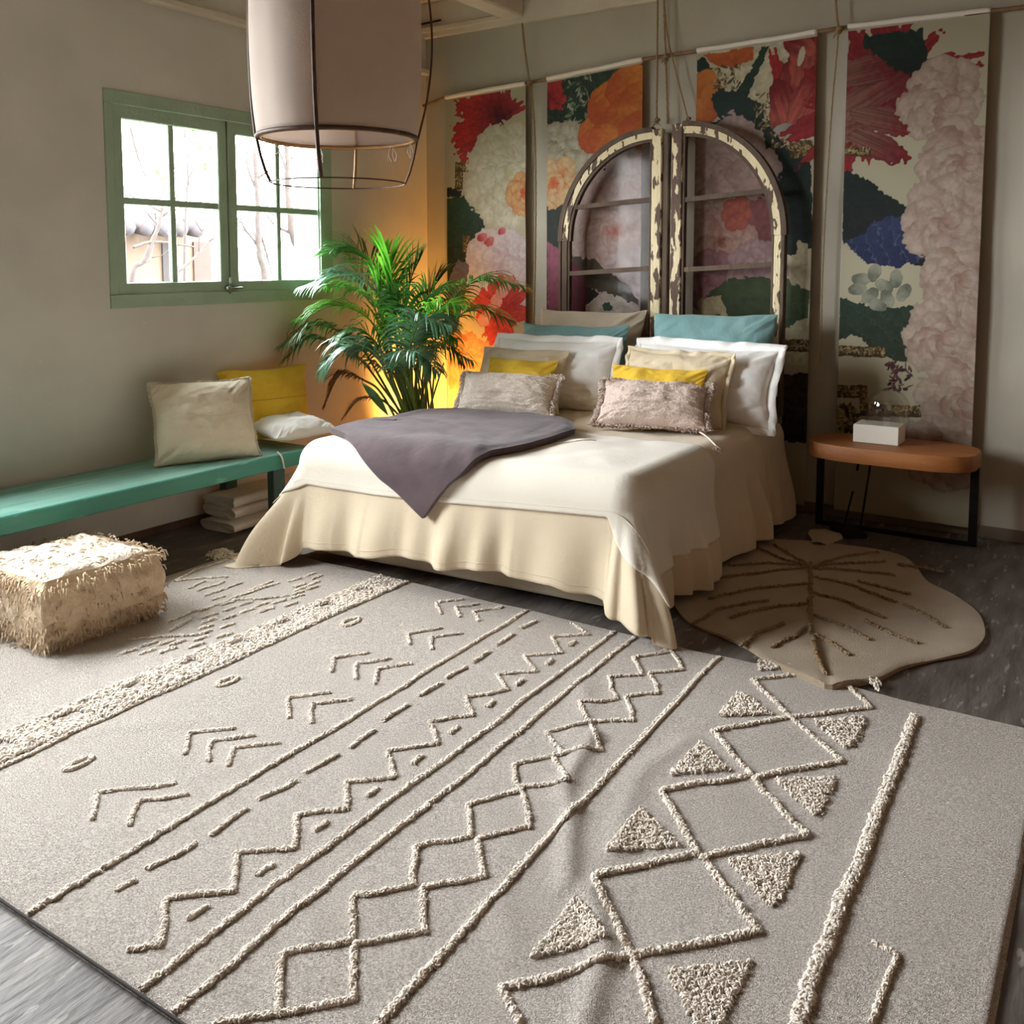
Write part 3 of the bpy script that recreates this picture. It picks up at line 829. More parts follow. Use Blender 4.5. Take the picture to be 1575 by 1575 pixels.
# long lines (they run the depth of the rug)
for x0, x1, w in ((-2.87, -2.82, .017), (-2.170, -2.112, .017), (-1.745, -1.685, .018), (-1.652, -1.577, .018), (-1.285, -1.20, .022)):
    ys = np.linspace(RY1-.02, RY0+.01, 40); t = (RY1-ys)/(RY1-RY0)
    xs = x0+(x1-x0)*t+.006*vn(ys*4, ys*0+x0, s=9)
    tuft_line('tufted_line', [np.column_stack([xs, ys])], w, 1600, px=False)
ys = np.linspace(3.35, RY0+.01, 30); xs = -.545+.07*(3.35-ys)/(3.35-RY0)
tuft_line('tufted_line', [np.column_stack([xs, ys])], .036, 3600, px=False, size=.011)
# zigzag with dots beside the double line
tuft_line('tufted_zigzag', [[(197, 1462), (247, 1455), (257, 1385), (362, 1373), (362, 1315), (455, 1305), (455, 1255), (535, 1245), (530, 1203), (605, 1195), (597, 1155), (674, 1143), (662, 1110), (727, 1100), (717, 1073), (780, 1062), (762, 1038), (825, 1033), (805, 1010), (865, 1003), (848, 980), (905, 976), (880, 958)]], .014, 1500)
for (x, y) in ((305, 1407), (408, 1340), (495, 1273), (573, 1218), (642, 1168), (700, 1123), (755, 1082), (800, 1050), (845, 1018), (882, 990)):
    p = w2(x, y); tuft_line('tufted_dot', [[(p[0], p[1]-.026), (p[0]-.004, p[1]+.026)]], .018, 2200, px=False)
# row of dashes
for a in ((227, 1340, 303, 1300), (322, 1285, 380, 1247), (398, 1232, 455, 1203), (470, 1190, 520, 1160), (536, 1150, 577, 1123), (590, 1110, 628, 1085), (645, 1072, 680, 1053), (688, 1045, 715, 1027), (728, 1020, 753, 1003), (765, 993, 790, 977), (802, 968, 825, 957), (180, 1372, 208, 1357)):
    tuft_line('tufted_dash', [[a[:2], a[2:]]], .015, 1700)
# small diamond chain
zA = [(330, 1575), (430, 1560), (435, 1470), (540, 1450), (545, 1380), (635, 1365), (640, 1303), (725, 1285), (720, 1238), (800, 1215), (790, 1175), (870, 1160), (840, 1125), (905, 1113), (890, 1080), (948, 1075), (935, 1040), (990, 1037), (972, 1010), (1028, 1003), (1005, 978)]
zB = [(545, 1575), (545, 1545), (430, 1562)]
zB2 = [(435, 1470), (430, 1562)]
zC = [(430, 1562), (545, 1540), (545, 1455), (655, 1435), (650, 1368), (745, 1350), (735, 1290), (815, 1270), (802, 1210), (875, 1207), (850, 1160), (925, 1155), (905, 1110), (975, 1107), (960, 1070), (1013, 1065), (1000, 1035), (1052, 1028), (1030, 1000)]
tuft_line('tufted_diamond_chain', [zA, zC], .015, 1500)
# large diamond chain
q1 = [(770, 1521), (960, 1476), (1083, 1452), (1168, 1436), (1080, 1318), (1240, 1283), (1157, 1196), (1293, 1168), (1215, 1103), (1340, 1087), (1290, 1045)]
q2 = [(800, 1575), (770, 1521)]
q3 = [(1010, 1575), (975, 1476), (912, 1345), (1075, 1312), (1018, 1218), (1155, 1192), (1095, 1125), (1215, 1102), (1157, 1045), (1230, 1038)]
tuft_line('tufted_diamond_chain', [q1, q2, q3], .019, 1700, size=.0095)
# triangles
for t in (((1137, 1062), (1105, 1102), (1190, 1098)), ((1078, 1142), (1030, 1193), (1122, 1185)), ((986, 1243), (930, 1312), (1047, 1300)), ((885, 1380), (815, 1474), (936, 1448)),
          ((1250, 1108), (1332, 1102), (1312, 1146), (1297, 1148)), ((1192, 1198), (1286, 1195), (1262, 1252), (1250, 1252)), ((1118, 1322), (1231, 1312), (1196, 1396), (1184, 1398)), ((1025, 1495), (1158, 1480), (1105, 1585), (1075, 1590)),
          ((1168, 1015), (1165, 1032), (1225, 1026)), ((1330, 1040), (1358, 1052), (1348, 1064))):
    tuft_area('tufted_triangle', t)
tuft_line('tufted_corner', [[(1340, 1452), (1378, 1470), (1365, 1520), (1340, 1575)]], .012, 1300)
# chevrons
for tr in (((285, 1160, 291, 1128, 362, 1120), (320, 1172, 324, 1140, 392, 1132), (352, 1180, 358, 1152, 430, 1143)),
           ((443, 1105, 444, 1074, 508, 1066), (478, 1113, 480, 1084, 540, 1077)),
           ((512, 1033, 513, 1013, 566, 1005), (547, 1045, 548, 1021, 600, 1014), (578, 1053, 581, 1030, 632, 1022)),
           ((632, 992, 627, 976, 680, 968), (666, 1000, 660, 983, 712, 975)),
           ((678, 946, 670, 928, 712, 922), (707, 951, 700, 935, 738, 928), (736, 957, 728, 941, 774, 934)),
           ((197, 1272, 215, 1232, 290, 1224), (140, 1262, 152, 1218, 268, 1207))):
    tuft_line('tufted_chevron', [[a[:2], a[2:4], a[4:]] for a in tr], .013, 1400)
# oval rings
for (x, y) in ((350, 1048), (540, 957), (120, 1175)):
    p = w2(x, y); th = np.linspace(0, 2*PI, 12)
    tuft_line('tufted_ring', [np.column_stack([p[0]+.022*np.cos(th), p[1]+.05*np.sin(th)])], .014, 1600, px=False)
# shaggy border band with clear notches, left of the first line
band = []
y0 = RY0
rs = np.random.default_rng(4)
q = np.column_stack([rs.uniform(-3.03, -2.85, 26000), rs.uniform(RY0+.01, RY1-.03, 26000)])
ph = (q[:, 1]-1.23) % .245
notch = (q[:, 0] > -2.985) & (q[:, 0] < -2.915) & (ph < .085) & (ph > .085*(q[:, 0]+2.985)/.14)
keep = ~notch & (rs.uniform(0, 1, len(q)) < np.clip(1.1-.25*dist_lod(-2.9, 1.2)/4-(-q[:, 0]-2.95)*3, .3, 1))
lod = rs.uniform(0, 1, len(q)) < .34
v, f = tufts(q[keep & lod], .016, rugz, 77)
MB().add(v, f).build('shaggy_band', M['rugstain'], rug)
# dotted field of short lozenges
k = 0
loz = []
for px_, py_ in ((335, 920), (350, 928), (318, 936), (352, 937), (323, 946), (352, 949), (320, 955), (350, 962), (316, 964), (313, 973), (345, 977), (308, 982), (273, 989), (255, 989), (302, 993), (230, 991), (258, 1001), (226, 1003), (380, 939), (378, 929), (410, 938), (403, 930), (430, 926), (448, 930), (457, 918), (458, 912), (460, 900), (462, 906), (480, 904), (482, 897), (452, 892), (476, 884), (487, 888), (197, 1003)):
    p = w2(px_, py_); loz.append([(p[0]-.004, p[1]-.035), (p[0]+.006, p[1]+.035)])
for g in loz: tuft_line('tufted_lozenge', [g], .015, 1300, px=False)
# fine line figures by the pouf
for g in ([(268, 894), (300, 877), (350, 862)], [(268, 894), (312, 889), (352, 888)], [(290, 905), (315, 894)], [(303, 909), (345, 895)], [(315, 917), (372, 897)], [(260, 957), (300, 940), (350, 925), (420, 893)], [(262, 971), (292, 953)], [(197, 985), (240, 980), (298, 977)], [(370, 917), (395, 908), (428, 897)], [(358, 923), (400, 922), (445, 917)]):
    tuft_line('tufted_fine_line', [g], .010, 1300)
# corner tassel
v, f = tufts(np.array([-3.97, 3.24])+rng.normal(0, .03, (300, 2)), .02, lambda x, y: .006+0*x+.02*np.exp(-((x+3.97)**2+(y-3.24)**2)/.002), 5)
MB().add(v, f).build('corner_tassel', M['pouf'], rug)

# leaf rug
leaf = empty('leaf_shaped_rug', (-1.1, 4.4, 0), 'leaf shaped tan rug with dark veins lying beside the bed, tip overlapping the big rug', 'rug')
half = [(-1.40, 5.20), (-1.52, 5.14), (-1.66, 5.07), (-1.76, 4.96), (-1.755, 4.78), (-1.72, 4.56), (-1.755, 4.36), (-1.765, 4.16), (-1.69, 3.94), (-1.60, 3.80), (-1.50, 3.71), (-1.33, 3.64), (-1.20, 3.575), (-1.06, 3.47), (-.95, 3.42), (-.86, 3.385)]
S0, S1 = np.array([-1.38, 5.18]), np.array([-.85, 3.40])
ax_ = (S1-S0)/np.hypot(*(S1-S0)); nx_ = np.array([-ax_[1], ax_[0]])
hl = spline(half, 90)
rel = hl-S0; along = rel@ax_; off = rel@nx_
right = S0+along[::-1, None]*ax_-off[::-1, None]*nx_*1.0
outline = np.concatenate([hl, right[1:-1]])
def leafz(x, y):
    x = np.asarray(x, float); y = np.asarray(y, float)
    onrug = sstep(3.55, 3.44, y)*.014
    curl = .010*np.abs(vn(x*3, y*3, s=81))
    rel0, rel1 = x-S0[0], y-S0[1]; o_ = np.abs(rel0*nx_[0]+rel1*nx_[1])
    return .016+onrug+curl-.006*np.exp(-(o_/.02)**2)
n_ = len(hl); cs = np.linspace(0, 1, 16)
mid = S0+along[:, None]*ax_
L_ = [mid+(hl-mid)*c_ for c_ in cs]; R_ = [mid-(hl-mid)*c_ for c_ in cs[1:]]
G = np.stack(R_[::-1]+L_, 0)
top = np.stack([G[..., 0], G[..., 1], leafz(G[..., 0], G[..., 1])], -1)
for e in (0, -1): top[e, :, 2] -= .006
bot = top.copy(); bot[..., 2] = .003
bb = MB().grid(top).grid(np.stack([top[0], bot[0]])).grid(np.stack([top[-1], bot[-1]]))
bb.grid(np.stack([top[:, 0], bot[:, 0]])).grid(np.stack([top[:, -1], bot[:, -1]]))
bb.build('woven_base', M['leafrug'], leaf)
sk = []
for k_, (w_, u_) in enumerate(((.045, -.05), (.050, .03), (.062, .10), (.085, .16), (.10, .21), (.085, .245), (.02, .26))):
    c_ = S0+np.array((.02, 0))+np.array((-.12, .95))*u_*.95
    sk.append([[c_[0]-w_, c_[1], .006], [c_[0]-w_*.9, c_[1], .026], [c_[0], c_[1], .034], [c_[0]+w_*.9, c_[1], .026], [c_[0]+w_, c_[1], .006]])
MB().grid(np.array(sk)).build('stalk', mat('pale_stalk_pile', (196, 180, 158), (206, 190, 168), scale=40, rough=.97, bump=.8, bscale=200), leaf)
vein = lambda pts, w=.014: tuft_line('vein', [pts], w*.8, 1500, parent=leaf, zf=leafz, m=M['leafvein'], px=False, size=.010)
vein(np.array([at(*q_, 2, .02)[:2] for q_ in ((1246, 868), (1247, 900), (1246, 940), (1247, 968), (1256, 1005), (1270, 1040))]), .017)
for g in ([(1243, 875), (1200, 879), (1150, 884), (1092, 893)], [(1243, 899), (1200, 902), (1150, 908), (1090, 922)], [(1243, 929), (1200, 934), (1165, 940), (1126, 952)], [(1243, 965), (1215, 982), (1188, 996)],
          [(1245, 873), (1205, 862), (1160, 840)], [(1245, 872), (1215, 855), (1190, 838)], [(1240, 872), (1180, 868), (1120, 870)],
          [(1252, 873), (1300, 868), (1360, 866)], [(1252, 873), (1295, 858), (1350, 850)], [(1252, 876), (1310, 880), (1378, 887)], [(1252, 888), (1310, 902), (1378, 926)], [(1252, 911), (1300, 925), (1360, 950)], [(1252, 947), (1290, 962), (1336, 984)], [(1256, 976), (1280, 990), (1308, 1008)],
          [(1065, 960), (1105, 938), (1180, 925)], [(1140, 995), (1165, 975), (1205, 960)], [(1320, 897), (1360, 905), (1400, 914)], [(1330, 955), (1370, 975), (1410, 990)], [(1380, 870), (1420, 874), (1450, 880)], [(1390, 930), (1430, 950), (1455, 965)]):
    vein(np.array([at(*q_, 2, .02)[:2] for q_ in g]), .013)

# ------------------------------------------------------------------ bench and what lies on it
bx0, bx1 = LX+.015, -4.055
bench = empty('bench', (-4.3, 2.8, 0), 'long turquoise painted wooden bench under the window', 'bench')
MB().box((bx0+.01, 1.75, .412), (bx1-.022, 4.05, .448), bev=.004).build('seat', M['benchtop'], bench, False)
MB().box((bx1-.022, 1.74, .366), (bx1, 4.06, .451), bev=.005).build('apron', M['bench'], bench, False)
for y in (3.73, 1.9):
    MB().box((-4.14, y, 0), (-4.085, y+.09, .411), bev=.004).build('leg', M['dkgreen'], bench, False)
    MB().box((-4.56, y, 0), (-4.50, y+.09, .411), bev=.004).build('leg', M['dkgreen'], bench, False)
pillow('cushion', M['cream_pil'], .57, .465, .17, (-4.25, 3.42, .455), 68, 20, 'large cream cushion with a centre seam leaning on the wall at the bench', 'cushion', seed=61, seam=.05, roll=-1, fringe=(M['cream_pil'], .013))
pillow('cushion', M['yellow_pil'], .60, .46, .16, (-4.44, 4.03, .455), 74, 10, 'mustard yellow cushion standing on the bench behind the cream one', 'cushion', seed=67, seam=.1)
pillow('cushion', M['white_pil'], .46, .36, .13, (-4.10, 4.02, .53), 80, 84, 'small off-white cushion lying flat at the far end of the bench', 'cushion', seed=71)
st = MB().tube(spline([(-4.06, 3.74, .47), (-4.035, 3.75, .44), (-4.04, 3.77, .37)], 8), .005, 6).build('ribbon', M['pale']); place_origin(st, (-4.06, 3.74, .47))
tag(st, 'pale ribbon hanging over the front edge of the turquoise bench', 'ribbon')

def folded(name, x0, x1, y0, y1, z, th, layers, label, seed, group=None):
    b = MB(); n = 40
    for k in range(layers):
        zz = z+th*k; h = th
        U, V = np.meshgrid(np.linspace(0, 1, 30), np.linspace(0, 2*PI, 26), indexing='ij')
        cx_, cz_ = (x0+x1)/2, zz+h/2
        c_, s_ = np.cos(V), np.sin(V)
        xx = cx_+(x1-x0)/2*np.sign(c_)*np.abs(c_)**.45*(1+.03*vn(U*4+seed, U*0+k, s=seed))
        zz2 = cz_+h/2*np.sign(s_)*np.abs(s_)**.6*(1+.25*vn(U*5, V*1.5+k*3, s=seed+1))
        yy = y0+(y1-y0)*U+.015*vn(V*2, V*0+k, s=seed+2)
        b.grid(np.stack([xx, yy, np.maximum(zz2, .003)], -1))
        for e in (0, -1):
            ring = np.stack([xx[e], yy[e], np.maximum(zz2[e], .003)], -1); c0 = ring.mean(0)
            b.grid(np.stack([ring, np.repeat(c0[None], len(ring), 0)+(ring-c0)*.02+np.array((0, .012*(1 if e == 0 else -1), 0))]))
    o = b.build(name, M['pale']); place_origin(o, ((x0+x1)/2, (y0+y1)/2, z))
    return tag(o, label, 'bedding', group)
folded('folded_quilt', -4.55, -4.28, 3.60, 4.30, .065, .065, 2, 'thick folded pale quilt lying under the bench, upper one', 3)
folded('folded_blanket', -4.52, -4.22, 3.55, 4.32, .004, .055, 1, 'flat folded pale blanket on the floor under the thick quilt', 9)

# ------------------------------------------------------------------ pouf
px0, px1, py0, py1, ph_ = -4.06, -3.50, 2.00, 2.54, .31
pouf = empty('pouf', (-3.78, 2.27, 0), 'square cream wool pouf with shaggy fringed sides on the rug', 'pouf')
U, V = np.meshgrid(np.linspace(-1, 1, 60), np.linspace(-1, 1, 60), indexing='ij')
hx, hy = (px1-px0)/2, (py1-py0)/2
def sq(u): return np.sign(u)*np.abs(u)**.9
rr = np.maximum(np.abs(U), np.abs(V))
topz = ph_*(1-.22*rr**8)+.012*fbm(U*4, V*4, s=91, o=4)+.008*np.abs(vn(U*12, V*12, s=92))
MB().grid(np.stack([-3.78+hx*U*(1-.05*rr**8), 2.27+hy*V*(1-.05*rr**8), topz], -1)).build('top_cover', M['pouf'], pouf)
th = np.linspace(0, 2*PI, 161)[:-1]
den = np.maximum(np.abs(np.cos(th)), np.abs(np.sin(th)))**.92
zz = np.linspace(0, 1, 30)
TH, ZZ = np.meshgrid(th, zz, indexing='ij'); D = den[:, None]
bul = 1+.06*np.sin(ZZ*PI)-.04*(1-ZZ)**4-.05*ZZ**6+.025*fbm(TH*7, ZZ*5, s=95, o=3)
x = -3.78+hx*np.cos(TH)/D*bul; y = 2.27+hy*np.sin(TH)/D*bul
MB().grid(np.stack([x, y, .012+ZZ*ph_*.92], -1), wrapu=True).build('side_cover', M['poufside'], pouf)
fr = MB(); rs = np.random.default_rng(12)
for k in range(1500):
    t = rs.uniform(0, 2*PI); z = rs.choice([rs.uniform(.02, .10), rs.uniform(.24, .30), rs.uniform(.02, .30)])
    de = max(abs(math.cos(t)), abs(math.sin(t)))**.92
    if abs(abs(math.cos(t))-abs(math.sin(t))) > .35 and rs.random() < .35: continue
    n_ = np.array([math.cos(t)/de, math.sin(t)/de, 0])
    p = np.array([-3.78+hx*n_[0]*1.03, 2.27+hy*n_[1]*1.03, z])
    d = n_+rs.normal(0, .4, 3); d /= np.linalg.norm(d)
    L = rs.uniform(.02, .05)
    e = p+d*L*.6+np.array((0, 0, -L*.5)); e[2] = max(e[2], .014)
    fr.tube([p, p+d*L*.4, e], [.0032, .004, .002], 4, False)
for k in range(260):
    a, b_ = rs.uniform(-.95, .95, 2)
    p = np.array([-3.78+hx*a, 2.27+hy*b_, ph_*(1-.22*max(abs(a), abs(b_))**8)+.004]); d = rs.normal(0, 1, 3); d[2] = abs(d[2])*.4
    fr.tube([p, p+d*.012, p+d*.018+np.array((0, 0, -.006))], [.003, .003, .0015], 4, False)
fr.build('fringe', M['poufside'], pouf)

# ------------------------------------------------------------------ side table
tb = empty('side_table', (-1.25, 5.45, 0), 'side table with a thick honey wood top on black steel frames', 'side table')
th = np.linspace(0, 2*PI, 60)[:-1]
oc = np.array([(-1.06+.44*math.copysign(abs(math.cos(t))**.62, math.cos(t)), 5.47+.235*math.copysign(abs(math.sin(t))**.62, math.sin(t))) for t in th])
tp = MB()
rings = [(.468, .985), (.476, 1.), (.544, 1.), (.552, .985), (.5521, .001)]
cc = oc.mean(0)
G = np.stack([np.column_stack([cc+(oc-cc)*s_, np.full(len(oc), z_)]) for z_, s_ in [(.468, .001)]+rings], 1)
tp.grid(G, wrapu=True).build('table_top', M['wood'], tb, True, 40)
def flatbar(b, p, q, w=.022, t=.012):
    b.tube([p, q], w/2, 4)
b = MB()
for dx in (-1.488, -.66):
    b.box((dx-.022, 5.615, 0), (dx+.022, 5.627, .467), bev=.002)
b.box((-1.466, 5.613, 0), (-.682, 5.629, .026)).box((-1.466, 5.615, .445), (-.682, 5.627, .467))
b.build('leg_frame', M['metal'], tb, False)
b = MB()
b.tube([(-1.185, 5.55, .462), (-1.235, 5.55, .03)], .006, 6).build('rod', M['metal'], tb)
MB().tube([(-1.252, 5.55, .462), (-1.262, 5.55, .365)], .007, 6).build('rod', M['metal'], tb)
MB().tube([(-1.278, 5.53, .245), (-1.322, 5.53, .03)], .006, 6).build('rod', M['metal'], tb)
MB().box((-1.36, 5.40, 0), (-1.22, 5.60, .028), rz=R(38), bev=.004).build('foot_plate', M['metal'], tb, False)
o = MB().box((-1.262, 5.42, .5530), (-1.02, 5.60, .655), bev=.004).build('card_box', M['paper'], None, False)
place_origin(o, (-1.14, 5.51, .553)); tag(o, 'plain white box standing on the wooden side table', 'box')
# glass dome beyond the box
pr = [(0, .0), (.115, 0), (.115, .09), (.105, .135), (.075, .175), (.035, .196), (0, .2)]
t_ = np.linspace(0, 2*PI, 40)
pp = spline(pr[1:], 24); pp[:, 0] = np.maximum(pp[:, 0], 0)
o = MB().grid(np.stack([np.stack([-1.10+r_*np.cos(t_[:-1]), 5.655-.0+r_*np.sin(t_[:-1])*.8, np.full(39, .655+0*z_)+z_*0+z_], -1) for r_, z_ in pp], 1), wrapu=True)
dm = o.build('glass_bowl', M['dome'])
dm.data.transform(Matrix.Translation((0, -.145, .002))); place_origin(dm, (-1.10, 5.51, .657))
tag(dm, 'clear glass bowl upturned on the white box on the side table', 'bowl')

# ------------------------------------------------------------------ printed paper strips
MY = 5.79
res = .0036
CX0, CX1, CZ0, CZ1 = -4.46, -.66, .06, 2.98
nx, nz = int((CX1-CX0)/res)+1, int((CZ1-CZ0)/res)+1
GX, GZ = np.meshgrid(CX0+np.arange(nx)*res, CZ0+np.arange(nz)*res, indexing='ij')
can = np.zeros((nx, nz, 3)); can[:] = lin((208, 198, 164))
can *= (1+.05*fbm(GX*2, GZ*2, s=200, o=3))[..., None]
WOB = .5*vn(GX*22, GZ*22, s=201)+.5*vn(GX*55, GZ*55, s=202)
GR = fbm(GX*40, GZ*40, s=203, o=3)
def cxz(px, py):
    w = at(px, py, 1, MY); return w[0], w[2]
def sub(x0, x1, z0, z1):
    i0, i1 = max(0, int((x0-CX0)/res)), min(nx, int((x1-CX0)/res)+2)
    j0, j1 = max(0, int((z0-CZ0)/res)), min(nz, int((z1-CZ0)/res)+2)
    return slice(i0, i1), slice(j0, j1)
def ell(cx, cz, rx, rz, rot, cb, ct, edge=.75, wob=.10, streak=.0, rim=None, grain=.06, tipdir=1):
    """a petal: colour runs from base (-local x) to tip (+local x)"""
    m = max(rx, rz)*1.3
    si, sj = sub(cx-m, cx+m, cz-m, cz+m)
    if si.start >= si.stop or sj.start >= sj.stop: return
    x, z = GX[si, sj]-cx, GZ[si, sj]-cz
    u = (x*math.cos(rot)+z*math.sin(rot))/rx; v = (-x*math.sin(rot)+z*math.cos(rot))/rz
    d = u*u+v*v+wob*WOB[si, sj]*2
    a = sstep(1.03, .97, d)
    t = sstep(-.9, .9, u+.25*GR[si, sj])[..., None]
    c = np.array(lin(cb))*(1-t)+np.array(lin(ct))*t
    if streak: c = c*(1+streak*vn(v*9, u*1.2, s=int(abs(cx*1000)) % 97))[..., None]
    c = c*(1+grain*GR[si, sj])[..., None]
    if rim is not None:
        e = sstep(edge, 1., d)[..., None]*.38; c = c*(1-e)+np.array(lin(rim))*e
    can[si, sj] = can[si, sj]*(1-a[..., None])+c*a[..., None]
def poly(pts, c1, c2=None, px=True, wob=.012, grain=.10, veins=None):
    P = np.array([cxz(*p) for p in pts]) if px else np.array(pts)
    lo, hi = P.min(0)-.03, P.max(0)+.03
    si, sj = sub(lo[0], hi[0], lo[1], hi[1])
    x, z = GX[si, sj], GZ[si, sj]
    q = np.stack([(x+wob*WOB[si, sj]).ravel(), (z+wob*GR[si, sj]).ravel()], 1)
    a = inside(q, P).reshape(x.shape)
    t = sstep(lo[1], hi[1], z)[..., None]
    c = np.array(lin(c1))*(1-t)+np.array(lin(c2 or c1))*t
    c = c*(1+grain*2*GR[si, sj])[..., None]
    if veins:
        ang, n, cv = veins
        w = np.abs(np.sin((x*math.cos(ang)+z*math.sin(ang))*n+2*GR[si, sj]*.5))
        e = (w < .12)[..., None]*.5; c = c*(1-e)+np.array(lin(cv))*e
    can[si, sj][a] = c[a]
def peony(px, py, R_, co, ci, rim, heart=None, seed=0, n=9, rings=4, sq=1.0, dark=None):
    rs = np.random.default_rng(seed); cx, cz = cxz(px, py); r = R_*.00447
    for k in range(rings):
        f = 1-k/rings
        m = max(5, int(n-k))
        for q in range(m):
            a = 2*PI*(q+rs.uniform(-.25, .25))/m+k*.5
            rad = r*f*.62*rs.uniform(.75, 1.2)
            ell(cx+rad*math.cos(a), cz+rad*math.sin(a)*sq, r*(.46*f+.10), r*(.40*f+.12), a+rs.normal(0, .5), ci, co, rim=rim, wob=.2, streak=.10, edge=.3)
    if heart:
        for q in range(14):
            a = rs.uniform(0, 2*PI); d = r*.18*math.sqrt(rs.random())
            ell(cx+d*math.cos(a), cz+d*math.sin(a), r*.10, r*.06, a, heart, ci, rim=dark or heart)
def shaggy(px, py, R_, a0, a1, c1, c2, seed, n=46, w=.13, rim=(110, 16, 24)):
    rs = np.random.default_rng(seed); cx, cz = cxz(px, py); r = R_*.00447
    for k in range(n):
        a = R(rs.uniform(a0, a1)); L = r*rs.uniform(.45, 1.0)
        ell(cx+math.cos(a)*L*.5, cz+math.sin(a)*L*.5, L*.56, r*w*rs.uniform(.6, 1.1), a+rs.normal(0, .1), c1, c2, rim=rim, wob=.35, streak=.3, edge=.7)
def speck(x0, y0, x1, y1, n, cols, sz, seed):
    rs = np.random.default_rng(seed)
    for k in range(n):
        cx, cz = cxz(rs.uniform(x0, x1), rs.uniform(y0, y1)); a = rs.uniform(0, PI)
        ell(cx, cz, sz*rs.uniform(.5, 1.6), sz*rs.uniform(.15, .5), a, cols[rs.integers(len(cols))], cols[rs.integers(len(cols))], wob=.3)
def gilt(x0, y0, x1, y1, seed=0):
    poly([(x0, y0), (x1, y0+(x1-x0)*.04), (x1, y1+(x1-x0)*.04), (x0, y1)], (74, 54, 24), (110, 84, 40), wob=.004)
    speck(x0+2, y0+3, x1-2, y1-3, int(abs(x1-x0)*abs(y1-y0)/14)+6, [(160, 130, 70), (206, 182, 120), (60, 44, 22)], .012, seed)
DG, DG2, CR = (34, 58, 44), (22, 36, 32), (226, 214, 180)
# first strip (above the palm)
shaggy(765, 190, 92, 120, 300, (118, 16, 28), (214, 40, 40), 1, 90, .12)
shaggy(770, 185, 60, 20, 200, (70, 12, 30), (180, 34, 44), 2, 50, .12)
shaggy(742, 215, 60, 200, 275, (150, 22, 30), (206, 40, 44), 3, 34, .14)
for y in range(0, 1): gilt(700, 250, 712, 292, 4); gilt(700, 250, 728, 264, 5)
poly([(684, 305), (720, 300), (742, 330), (750, 372), (735, 385), (700, 420), (684, 440)], DG2, (40, 74, 56), veins=(.9, 34, (60, 92, 70)))
poly([(684, 286), (712, 296), (705, 304), (684, 300)], DG2)
peony(782, 268, 78, (232, 226, 200), (216, 204, 160), (178, 168, 126), heart=None, seed=11, n=9)
peony(806, 298, 34, (240, 190, 120), (232, 120, 50), (190, 100, 50), heart=(214, 80, 30), seed=12, n=7, rings=3)
gilt(712, 362, 724, 390, 6)
peony(772, 412, 66, (240, 228, 226), (226, 196, 204), (196, 160, 176), seed=13)
for (a, b_, c_) in ((752, 372, 12), (742, 366, 10), (772, 356, 8)): ell(*cxz(a, b_), c_*.0045, c_*.003, .4, (196, 50, 70), (232, 130, 130), wob=.4)
poly([(684, 440), (705, 400), (722, 408), (716, 450), (700, 520), (684, 520)], (58, 56, 62), (112, 104, 120))
shaggy(770, 480, 60, 0, 360, (176, 24, 34), (226, 60, 54), 14, 60, .2)
for q in range(5): ell(*cxz(745+q*9, 492-q*14), .06, .05, .7, (226, 150, 140), (236, 176, 170), rim=(200, 60, 60), wob=.2)
peony(720, 560, 50, (224, 170, 120), (206, 120, 70), (150, 84, 50), seed=15)
poly([(684, 600), (810, 600), (810, 840), (684, 840)], (190, 176, 140), (206, 190, 150))
gilt(690, 640, 800, 656, 16)
# second strip
poly([(838, 118), (990, 88), (990, 260), (930, 240), (880, 300), (838, 200)], (36, 52, 44), (44, 66, 54), veins=(.6, 40, (90, 110, 86)))
shaggy(846, 152, 34, -70, 130, (140, 20, 34), (206, 40, 46), 21, 40, .2)
speck(868, 112, 912, 190, 60, [(130, 146, 110), (190, 196, 160), (60, 84, 66)], .022, 22)
poly([(838, 230), (990, 180), (990, 500), (838, 500)], (44, 46, 44), (56, 66, 58))
peony(868, 250, 60, (214, 206, 180), (176, 162, 130), (128, 118, 92), seed=23)
peony(852, 282, 40, (238, 206, 150), (232, 132, 60), (196, 110, 56), heart=(220, 90, 36), seed=24, n=7, rings=3)
for q, (a, b_, r_) in enumerate(((915, 205, 30), (935, 160, 34), (968, 135, 36), (985, 160, 36), (955, 195, 36), (930, 215, 26), (985, 205, 34))):
    ell(*cxz(a, b_), r_*.0050, r_*.0042, .8-.2*q, (206, 84, 16), (232, 138, 26), rim=(176, 74, 14), streak=.12, wob=.08)
peony(945, 355, 78, (224, 204, 196), (206, 176, 164), (160, 130, 122), heart=(206, 120, 110), seed=25, n=10, rings=4)
peony(975, 282, 50, (216, 196, 190), (204, 178, 166), (158, 132, 124), seed=26, n=8, rings=3)
peony(975, 430, 52, (222, 206, 206), (206, 184, 186), (150, 130, 134), seed=27, n=8, rings=3)
poly([(842, 372), (872, 392), (866, 480), (842, 490)], (132, 56, 84), (176, 96, 122))
poly([(866, 405), (898, 400), (905, 480), (864, 480)], (104, 30, 56), (130, 52, 78))
poly([(872, 392), (915, 400), (965, 440), (985, 470), (900, 440), (896, 415)], (70, 66, 52), (92, 88, 66))
poly([(900, 470), (925, 452), (960, 458), (985, 480), (985, 520), (900, 520)], (226, 226, 216))
poly([(926, 468), (938, 466), (944, 478), (930, 479)], (40, 90, 70))
poly([(838, 520), (990, 520), (990, 840), (838, 840)], (196, 184, 150), (206, 196, 160))
gilt(845, 600, 985, 618, 28)
